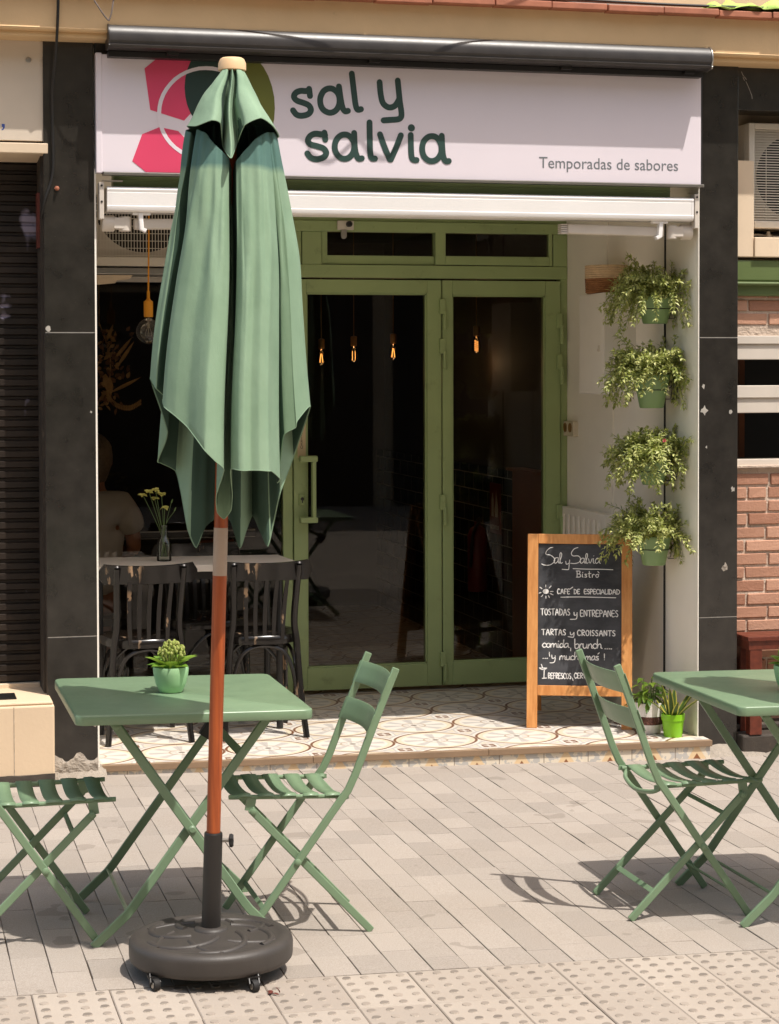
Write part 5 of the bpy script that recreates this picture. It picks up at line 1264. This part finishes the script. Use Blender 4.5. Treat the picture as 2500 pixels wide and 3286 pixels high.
# ------------------------------------------------------------------ things on the right wall
t = thing('meter_box', 'white painted meter box mounted on the white side wall behind the wall pots', 'box', (2.62, .73, 1.61))
g = MB(); g.box(2.622, 2.80, .734, 1.105, 1.612, 2.126); g.build('cabinet', 'white_box', t, bevel=.003)
g = MB(); g.box(2.6205, 2.623, .76, 1.08, 1.63, 2.11); g.build('door', 'white_box', t, bevel=.001)
g = MB(); g.lathe([(.009, 0), (.009, .008), (.004, .01)], 12, (2.6205, .80, 1.838), (-1, 0, 0)); g.box(2.612, 2.62, .79, .797, 1.83, 1.86); g.build('latch', 'ac_white', t)
t = thing('woven_basket', 'low two tone woven basket, pale above brown, resting on top of the meter box', 'basket', (2.715, .93, 2.128))
g = MB(); c = (2.715, .93, 2.127); g.lathe([(.0, 0), (.108, 0), (.113, .02), (.116, .075)], 40, c)
for k in range(7): g.lathe([(.113 + k * .0005, .004 + k * .0105), (.1165 + k * .0005, .009 + k * .0105), (.113 + k * .0005, .014 + k * .0105)], 40, c)
g.build('brown_weave', 'basket_dark', t)
g = MB()
for k in range(6): g.lathe([(.115, .075 + k * .0115), (.119, .081 + k * .0115), (.115, .087 + k * .0115)], 40, c)
g.lathe([(.115, .075), (.114, .144), (.106, .144), (.106, .02)], 40, c); g.build('pale_weave', 'basket_light', t)
t = thing('power_socket', 'beige double power socket box on the white wall beside the door frame', 'socket', (2.755, 1.5, 1.36))
g = MB(); g.box(2.735, 2.8, 1.52, 1.70, 1.372, 1.455); g.build('box', 'socket', t, bevel=.006)
for y in (1.57, 1.65):
    g = MB(); g.lathe([(.026, 0), (.026, .003), (.02, .001), (0, .001)], 18, (2.735, y, 1.42), (-1, 0, 0)); g.build('outlet', 'amber_base', t)
g = MB(); g.tube(cat_rom([(2.807, .375, 2.6), (2.804, .372, 1.9), (2.806, .376, 1.2), (2.803, .372, .6), (2.804, .375, .02)], 6), .0055, 8); tag(g.build('wall_cable', 'black_cable', loc=(2.805, .37, .02)), 'thick black cable running straight down the white wall behind the pots', 'cable')
# ------------------------------------------------------------------ hanging things
t = thing('pendant_bulb', 'bare globe bulb hanging on a yellow cord and socket, left of the parasol', 'lamp', (.346, .9, 1.86))
g = MB(); g.tube(cat_rom([(.352, .9, 2.62), (.350, .9, 2.4), (.346, .9, 2.1)], 4), .0042, 8); g.build('cord', 'yellow_plastic', t)
g = MB(); g.lathe([(.0, .127), (.007, .127), (.0075, .09), (.012, .082), (.0225, .075), (.0225, .004), (.0215, .0), (.0, .0)], 24, (.346, .9, 1.998)); g.build('socket', 'yellow_plastic', t, ang=50)
g = MB(); pr = [(.0, -.062)] + [(.062 * sin(a), -.062 * cos(a)) for a in [radians(x) for x in range(12, 150, 12)]] + [(.018, .062), (.0165, .085)]
g.lathe(pr, 32, (.346, .9, 1.928)); g.build('globe', 'bulb_glass', t, ang=80)
g = MB(); g.tube([(.346, .9, 1.995), (.346, .9, 1.945)], .005, 8)
for j in range(4): a = j * pi / 2; g.tube([(.346 + .005 * cos(a), .9 + .005 * sin(a), 1.95), (.346 + .016 * cos(a), .9 + .016 * sin(a), 1.915), (.346 + .012 * cos(a), .9 + .012 * sin(a), 1.905)], .0012, 5)
g.build('filament_stem', 'steel', t)
def cable(name, pts, r, mat, label, k=8):
    g = MB(); g.tube(cat_rom(pts, k), r, 8); o = g.build(name, mat, loc=pts[0]); tag(o, label, 'cable'); return o
cable('hanging_cable', [(-.166, -.17, 3.5), (-.171, -.165, 3.25), (-.176, -.11, 3.1), (-.186, -.05, 2.95), (-.185, -.02, 2.82), (-.182, -.014, 2.66), (-.19, -.013, 2.57), (-.222, -.014, 2.47), (-.233, .02, 2.40)], .0062, 'black_cable', 'black cable hanging down the front of the left granite pillar')
cable('loop_cable', [(-.08, -.17, 3.50), (-.05, -.2, 3.37), (.0, -.21, 3.28), (.035, -.20, 3.236), (.045, -.2, 3.24), (.057, -.2, 3.29), (.075, -.17, 3.42), (.082, -.15, 3.5)], .0035, 'cable_grey', 'thin cable dipping in a V to the left end of the black awning')
g = MB(); g.lathe([(.007, 0), (.007, .02), (.004, .022)], 10, (-.166, .0, 2.532), (0, -1, 0)); g.lathe([(.011, 0), (.011, .006)], 6, (-.166, .0, 2.532), (0, -1, 0)); tag(g.build('anchor_bolt', 'terracotta', loc=(-.166, 0, 2.532)), 'rusty bolt sticking out of the left granite pillar', 'bolt')
for i in range(6):
    yy = -.19 + .03 * i; zz = 3.402 + .004 * (i % 3)
    cable('roof_cable', [(.4 + .3 * i, yy + .02, zz), (1.1 + .1 * i, yy - .01, zz + .006 * (i % 2)), (1.9, yy + .012 * (i % 3), zz + .012), (2.6, yy - .008, zz + .004), (3.4, yy, zz + .01), (4.6, yy + .02, zz)], .0055 + .001 * (i % 2), 'cable_grey' if i % 2 else 'black_cable', 'cables lying along the terracotta edge on top of the cornice')['group'] = 'cables along the cornice'
g = MB(); rows = []; q = random.Random(4)
for i in range(25):
    row = []
    for j in range(13):
        x = 2.78 + .035 * i * .8; y = -.215 + .03 * j; e = sin(pi * min(1, i / 5)) if i < 3 else 1
        row.append((x + .012 * sin(j * 1.9 + i), y + .01 * sin(i * 1.3), 3.398 + e * (.022 + .02 * sin(i * 1.1 + j * .8) + .016 * sin(j * 1.7 - i * .6) + q.uniform(-.004, .004)) * (1 if j > 0 else .3)))
    rows.append(row)
g.grid(rows); tag(g.build('crumpled_cloth', 'cloth_green', loc=(3.1, -.1, 3.4), solid=.003, ang=80), 'crumpled pale green cloth lying on the cornice at the upper right', 'cloth')
cable('slack_cable', [(.3, -.35, 3.9), (.8, -.35, 3.66), (1.10, -.35, 3.56), (1.15, -.35, 3.48), (1.24, -.35, 3.455), (1.36, -.35, 3.55), (1.42, -.35, 3.49), (1.5, -.35, 3.475), (1.6, -.35, 3.56), (2.1, -.35, 3.8)], .006, 'black_cable', 'slack looping cable above the awning, throwing thin curved shadows on the sign')
q = random.Random(31)
for x, z, r_, mt in ((2.85, 1.66, .012, 'joint_white'), (2.853, 1.545, .02, 'joint_white'), (2.985, 1.54, .011, 'joint_white'), (3.0, 1.17, .014, 'joint_white'), (2.96, .8, .02, 'mortar'), (2.865, 1.37, .007, 'joint_white'), (-.205, 1.925, .016, 'joint_white'), (-.018, .19, .016, 'mortar'), (-.025, 1.56, .006, 'joint_white')):
    n_ = 9; pts = [(x + r_ * q.uniform(.35, 1.1) * cos(2 * pi * j / n_), z + r_ * q.uniform(.4, 1.3) * sin(2 * pi * j / n_)) for j in range(n_)]
    g = MB(); g.prism(pts, XZ(0), -.0009, -.0001); g.build('paint_chip', mt, bld, flat=True)
# bench
t = thing('wooden_stool', 'reddish brown wooden bench in front of the brick wall, behind the right table', 'bench', (3.3, .02, .005))
for k in range(3):
    g = MB(); g.box(3.046, 3.66, -.075 + .062 * k, -.017 + .062 * k, .452, .474); g.build('seat_board', 'bench_wood', t, bevel=.003)
g = MB(); g.box(3.055, 3.65, -.065, -.045, .41, .452); g.box(3.055, 3.075, -.045, .1, .41, .452); g.box(3.055, 3.65, .085, .1, .41, .452); g.build('apron', 'bench_wood', t, bevel=.002)
for x in (3.062, 3.58):
    for y in (-.063, .045):
        g = MB(); g.box(x, x + .062, y, y + .05, .005, .452); g.build('leg', 'bench_wood', t, bevel=.003)
# ------------------------------------------------------------------ inside the café
for i, (x, y, z) in enumerate(((1.767, 3.5, 1.809), (1.976, 3.5, 1.826), (2.232, 3.5, 1.842), (2.60, 2.9, 1.88))):
    labs = ('lit filament bulb inside the dark café, nearest the door handle side', 'lit bulb inside the dark café showing two thin upright filaments', 'lit filament bulb inside the dark café, near the middle door stile', 'lit spiral filament bulb behind the narrower right door leaf')
    t = thing('filament_bulb', labs[i], 'lamp', (x, y, z), group='lit bulbs inside the café')
    g = MB(); g.tube([(x, y, z + .09), (x, y, 2.66)], .003, 6); g.lathe([(.0, .06), (.016, .06), (.02, .065), (.02, .12), (.006, .125), (0, .125)], 16, (x, y, z)); g.build('socket', 'amber_base', t)
    g = MB(); g.lathe([(.0, -.042), (.015, -.038), (.024, -.026), (.026, -.005), (.022, .025), (.015, .06)], 20, (x, y, z)); g.build('globe', 'bulb_glass', t, ang=80)
    g = MB()
    if i == 3: g.tube([(x + .012 * cos(k * .6), y + .012 * sin(k * .6), z - .03 + k * .0013) for k in range(50)], .0011, 5)
    elif i == 1:
        for dx in (-.009, .009): g.tube([(x + dx, y, z - .03), (x + dx, y, z + .03)], .0015, 5)
    else:
        for k in range(4): a = k * pi / 2 + .3; g.tube([(x + .004 * cos(a), y + .004 * sin(a), z + .03), (x + .013 * cos(a), y + .013 * sin(a), z - .026)], .0012, 5)
    g.build('filament', 'filament', t)
    l = bpy.data.lights.new('bulb_light', 'POINT'); l.energy = .4; l.color = (1, .62, .3); l.shadow_soft_size = .03
    lo = bpy.data.objects.new('bulb_light', l); COL.objects.link(lo); lo.location = (0, -.02, -.1); lo.parent = t
t = thing('fire_extinguisher', 'red fire extinguisher on the dark tiled wall behind the right door leaf', 'fire extinguisher', (2.57, 2.8, .38))
g = MB(); g.lathe([(.0, 0), (.055, 0), (.06, .01), (.06, .34), (.045, .38), (.02, .395), (.018, .42), (0, .42)], 28, (2.575, 2.8, .40)); g.build('cylinder', 'red_paint', t, ang=50)
g = MB(); g.bar([(2.575, 2.8, .82), (2.575, 2.72, .85)], .02, .015, (1, 0, 0)); g.tube(cat_rom([(2.575, 2.77, .82), (2.53, 2.74, .75), (2.52, 2.76, .55)], 5), .009, 8); g.build('valve', 'dark_metal', t)
t = thing('extinguisher_sign', 'small red fire extinguisher sign on the dark tiles above the extinguisher', 'sign', (2.638, 2.64, .8))
g = MB(); g.box(2.634, 2.6398, 2.53, 2.74, .76, 1.06); g.build('plate', 'red_paint', t)
YZ = lambda u, v, n: (2.634 - n, u, v)
g = MB(); g.prism([(2.66, .86), (2.70, .86), (2.70, .96), (2.69, .98), (2.69, 1.0), (2.67, 1.0), (2.67, .98), (2.66, .96)], YZ, .0, .0008); g.prism([(2.58, .86), (2.63, .86), (2.64, .9), (2.62, .95), (2.61, 1.02), (2.59, .96), (2.57, .9)], YZ, 0, .0008); g.build('pictogram', 'white_print', t, flat=True)
text_obj('lettering', 'EXTINTOR', 'white_print', t, (2.6328, 2.72, .785), .036, (pi / 2, 0, -pi / 2), .0004, width=.17)
t = thing('inside_counter', 'dark window counter with thin metal edges inside the café, behind the vase', 'counter', (.6, 2.4, 0))
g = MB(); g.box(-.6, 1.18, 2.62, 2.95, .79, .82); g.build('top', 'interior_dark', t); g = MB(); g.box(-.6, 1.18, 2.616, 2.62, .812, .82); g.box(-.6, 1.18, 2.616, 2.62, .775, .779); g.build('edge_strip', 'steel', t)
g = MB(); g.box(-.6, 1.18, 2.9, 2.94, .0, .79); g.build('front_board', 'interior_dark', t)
for lab, x0, x1, z0, z1, y in (('brown wooden box on the counter inside, seen below the parasol', .86, 1.06, .62, .76, 2.7),):
    t = thing('wooden_box', lab, 'box', (x0, y, z0)); g = MB(); g.box(x0, x1, y, y + .15, z0, z1 - .02); g.build('body', 'interior_wood', t, bevel=.02); g = MB(); g.box(x0 - .01, x1 + .01, y - .01, y + .16, z1 - .02, z1); g.build('lid', 'interior_wood', t, bevel=.008)
# dried flowers
t = thing('dried_flowers', 'hanging bunch of dried brown flowers and long leaves inside the window, beside the left pillar', 'dried flowers', (.26, 2.15, 1.5))
g = MB(); d2 = MB(); q = random.Random(9)
g.tube([(.24, 2.15, 2.65), (.24, 2.15, 1.98)], .002, 4); g.tube(cat_rom([(.24, 2.15, 2.0), (.30, 2.15, 1.8), (.28, 2.15, 1.6)], 5), .004, 5)
for i in range(150):
    zc = q.choice((1.90, 1.84, 1.76, 1.70, 1.60, 1.57)); xc = .25 + (.04 if zc > 1.68 else .0)
    p = V((xc + q.gauss(0, .05), 2.15 + q.gauss(0, .03), zc + q.gauss(0, .03)))
    (g if i % 2 else d2).leaf(p, (q.uniform(-1, 1), q.uniform(-1, .3), q.uniform(-1, 1)), (q.uniform(-1, 1), -1, .3), q.uniform(.02, .045), q.uniform(.014, .026), .4, 3)
for p, d, L_, c in (((.335, 2.13, 1.76), (.55, 0, .8), .16, -.5), ((.32, 2.13, 1.80), (.5, 0, .6), .15, -.3), ((.30, 2.13, 1.62), (.9, 0, .42), .18, -.25), ((.28, 2.13, 1.9), (.4, 0, 1), .1, .6)):
    g.leaf(p, d, (0, -1, .2), L_, .02, c, 5)
for p, L_ in (((.27, 2.13, 1.72), .09), ((.29, 2.13, 1.7), .1)): g.leaf(p, (.1, 0, -1), (0, -1, 0), L_, .035, .1, 5)
pts = cat_rom([(.28, 2.13, 1.60), (.33, 2.13, 1.55), (.40, 2.13, 1.535), (.46, 2.13, 1.565)], 8); g.tube(pts, .0015, 4)
for k, p in enumerate(pts[2:]):
    for s_ in (1, -1): g.leaf(p, (.1, 0, s_), (0, -1, 0), .017, .009, .1, 3)
g.build('pale_leaves', 'dried', t); d2.build('brown_flowers', 'dried_dark', t)
# person
def skin_fig(name, parent, verts, edges, rad, mat, root, sub=2):
    me = bpy.data.meshes.new(name); me.from_pydata([tuple(V(v) - V(parent['_o'])) for v in verts], edges, []); me.materials.append(M[mat])
    o = bpy.data.objects.new(name, me); COL.objects.link(o); o.parent = parent
    md = o.modifiers.new('skin', 'SKIN'); md.use_smooth_shade = True
    sv = me.skin_vertices[0].data
    for i, r in enumerate(rad): sv[i].radius = (r, r) if not isinstance(r, tuple) else r
    sv[root].use_root = True
    s_ = o.modifiers.new('sub', 'SUBSURF'); s_.levels = sub; s_.render_levels = sub
    return o
px_, py_ = .185, 2.16
pr_ = thing('person', 'person in white t-shirt with short grey hair seated inside the window, back to the street', 'person', (px_, py_, 0))
Vv = [(px_, py_, .50), (px_ + .01, py_ - .01, .66), (px_ + .02, py_ - .01, .84), (px_ + .025, py_, .97), (px_ + .03, py_ + .02, 1.07), (px_ + .03, py_ + .045, 1.15), (px_ + .03, py_ + .05, 1.25),
      (px_ + .17, py_ + .0, .985), (px_ + .22, py_ + .0, .92), (px_ + .245, py_ + .02, .76), (px_ + .20, py_ + .22, .72), (px_ + .19, py_ + .29, .73),
      (px_ - .12, py_ + .0, .985), (px_ - .17, py_ + .0, .92), (px_ - .19, py_ + .02, .76), (px_ - .14, py_ + .22, .72), (px_ - .13, py_ + .29, .73),
      (px_ + .09, py_ + .03, .48), (px_ + .11, py_ + .42, .48), (px_ + .11, py_ + .45, .08), (px_ + .11, py_ + .58, .04), (px_ - .09, py_ + .03, .48), (px_ - .11, py_ + .42, .48), (px_ - .11, py_ + .45, .08), (px_ - .11, py_ + .58, .04)]
Ee = [(0, 1), (1, 2), (2, 3), (3, 4), (4, 5), (5, 6), (3, 7), (7, 8), (8, 9), (9, 10), (10, 11), (3, 12), (12, 13), (13, 14), (14, 15), (15, 16), (0, 17), (17, 18), (18, 19), (19, 20), (0, 21), (21, 22), (22, 23), (23, 24)]
Rr = [.14, .12, .12, .11, .06, .055, .09, .06, .05, .043, .034, .03, .06, .05, .043, .034, .03, .09, .068, .045, .035, .09, .068, .045, .035]
skin_fig('body', pr_, Vv, Ee, Rr, 'skin', 0)
tv = Vv[:5] + [Vv[7], Vv[8], (px_ + .24, py_ + .012, .84), Vv[12], Vv[13], (px_ - .185, py_ + .012, .84)]
skin_fig('tshirt', pr_, tv, [(0, 1), (1, 2), (2, 3), (3, 4), (3, 5), (5, 6), (6, 7), (3, 8), (8, 9), (9, 10)], [.172, .168, .17, .165, .072, .105, .088, .074, .105, .088, .074], 'tshirt', 0)
g = MB(); rows = []
for i in range(13):
    a = pi * i / 12 * .86; rows.append([(px_ + .03 + .098 * sin(a) * cos(2 * pi * j / 28) * (1 + .05 * sin(j * 5 + i)), py_ + .04 + .112 * sin(a) * sin(2 * pi * j / 28), 1.275 + .125 * cos(a) - (.05 * max(0, i - 8) / 4 if sin(2 * pi * j / 28) < .3 else -.06 * max(0, i - 6) / 6)) for j in range(28)])
g.grid(rows, True); g.build('hair', 'hair', pr_, ang=80)
g = MB(); g.sphere((px_ + .03, py_ + .155, 1.245), .016, 8, 6, (1, 1.2, 1.3)); 
for s_ in (1, -1): g.sphere((px_ + .03 + s_ * .092, py_ + .055, 1.245), .02, 8, 6, (.5, 1, 1.5))
g.build('face_features', 'skin', pr_)
t = thing('inside_chair', 'dark wooden chair under the seated person inside the café', 'chair', (px_, py_, 0))
g = MB(); g.box(px_ - .2, px_ + .2, py_ - .15, py_ + .25, .36, .40); g.build('seat', 'interior_dark', t)
for dx in (-.18, .18):
    for dy in (-.13, .22): g = MB(); g.tube([(px_ + dx, py_ + dy, 0), (px_ + dx, py_ + dy, .36)], .015, 8); g.build('leg', 'interior_dark', t)
# small litter
g = MB(); q = random.Random(8)
for k in range(5): g.leaf((.165 + q.uniform(-.02, .02), -3.245 + q.uniform(-.01, .01), pz(.16) + .004), (q.uniform(-1, 1), q.uniform(-1, 1), .3), (0, 0, 1), .02, .012, .3, 3)
tag(g.build('dry_leaf', 'sticker_red', loc=(.165, -3.245, pz(.16)), solid=.001), 'small brown dead leaf on the tactile paving right of the parasol base', 'leaf')
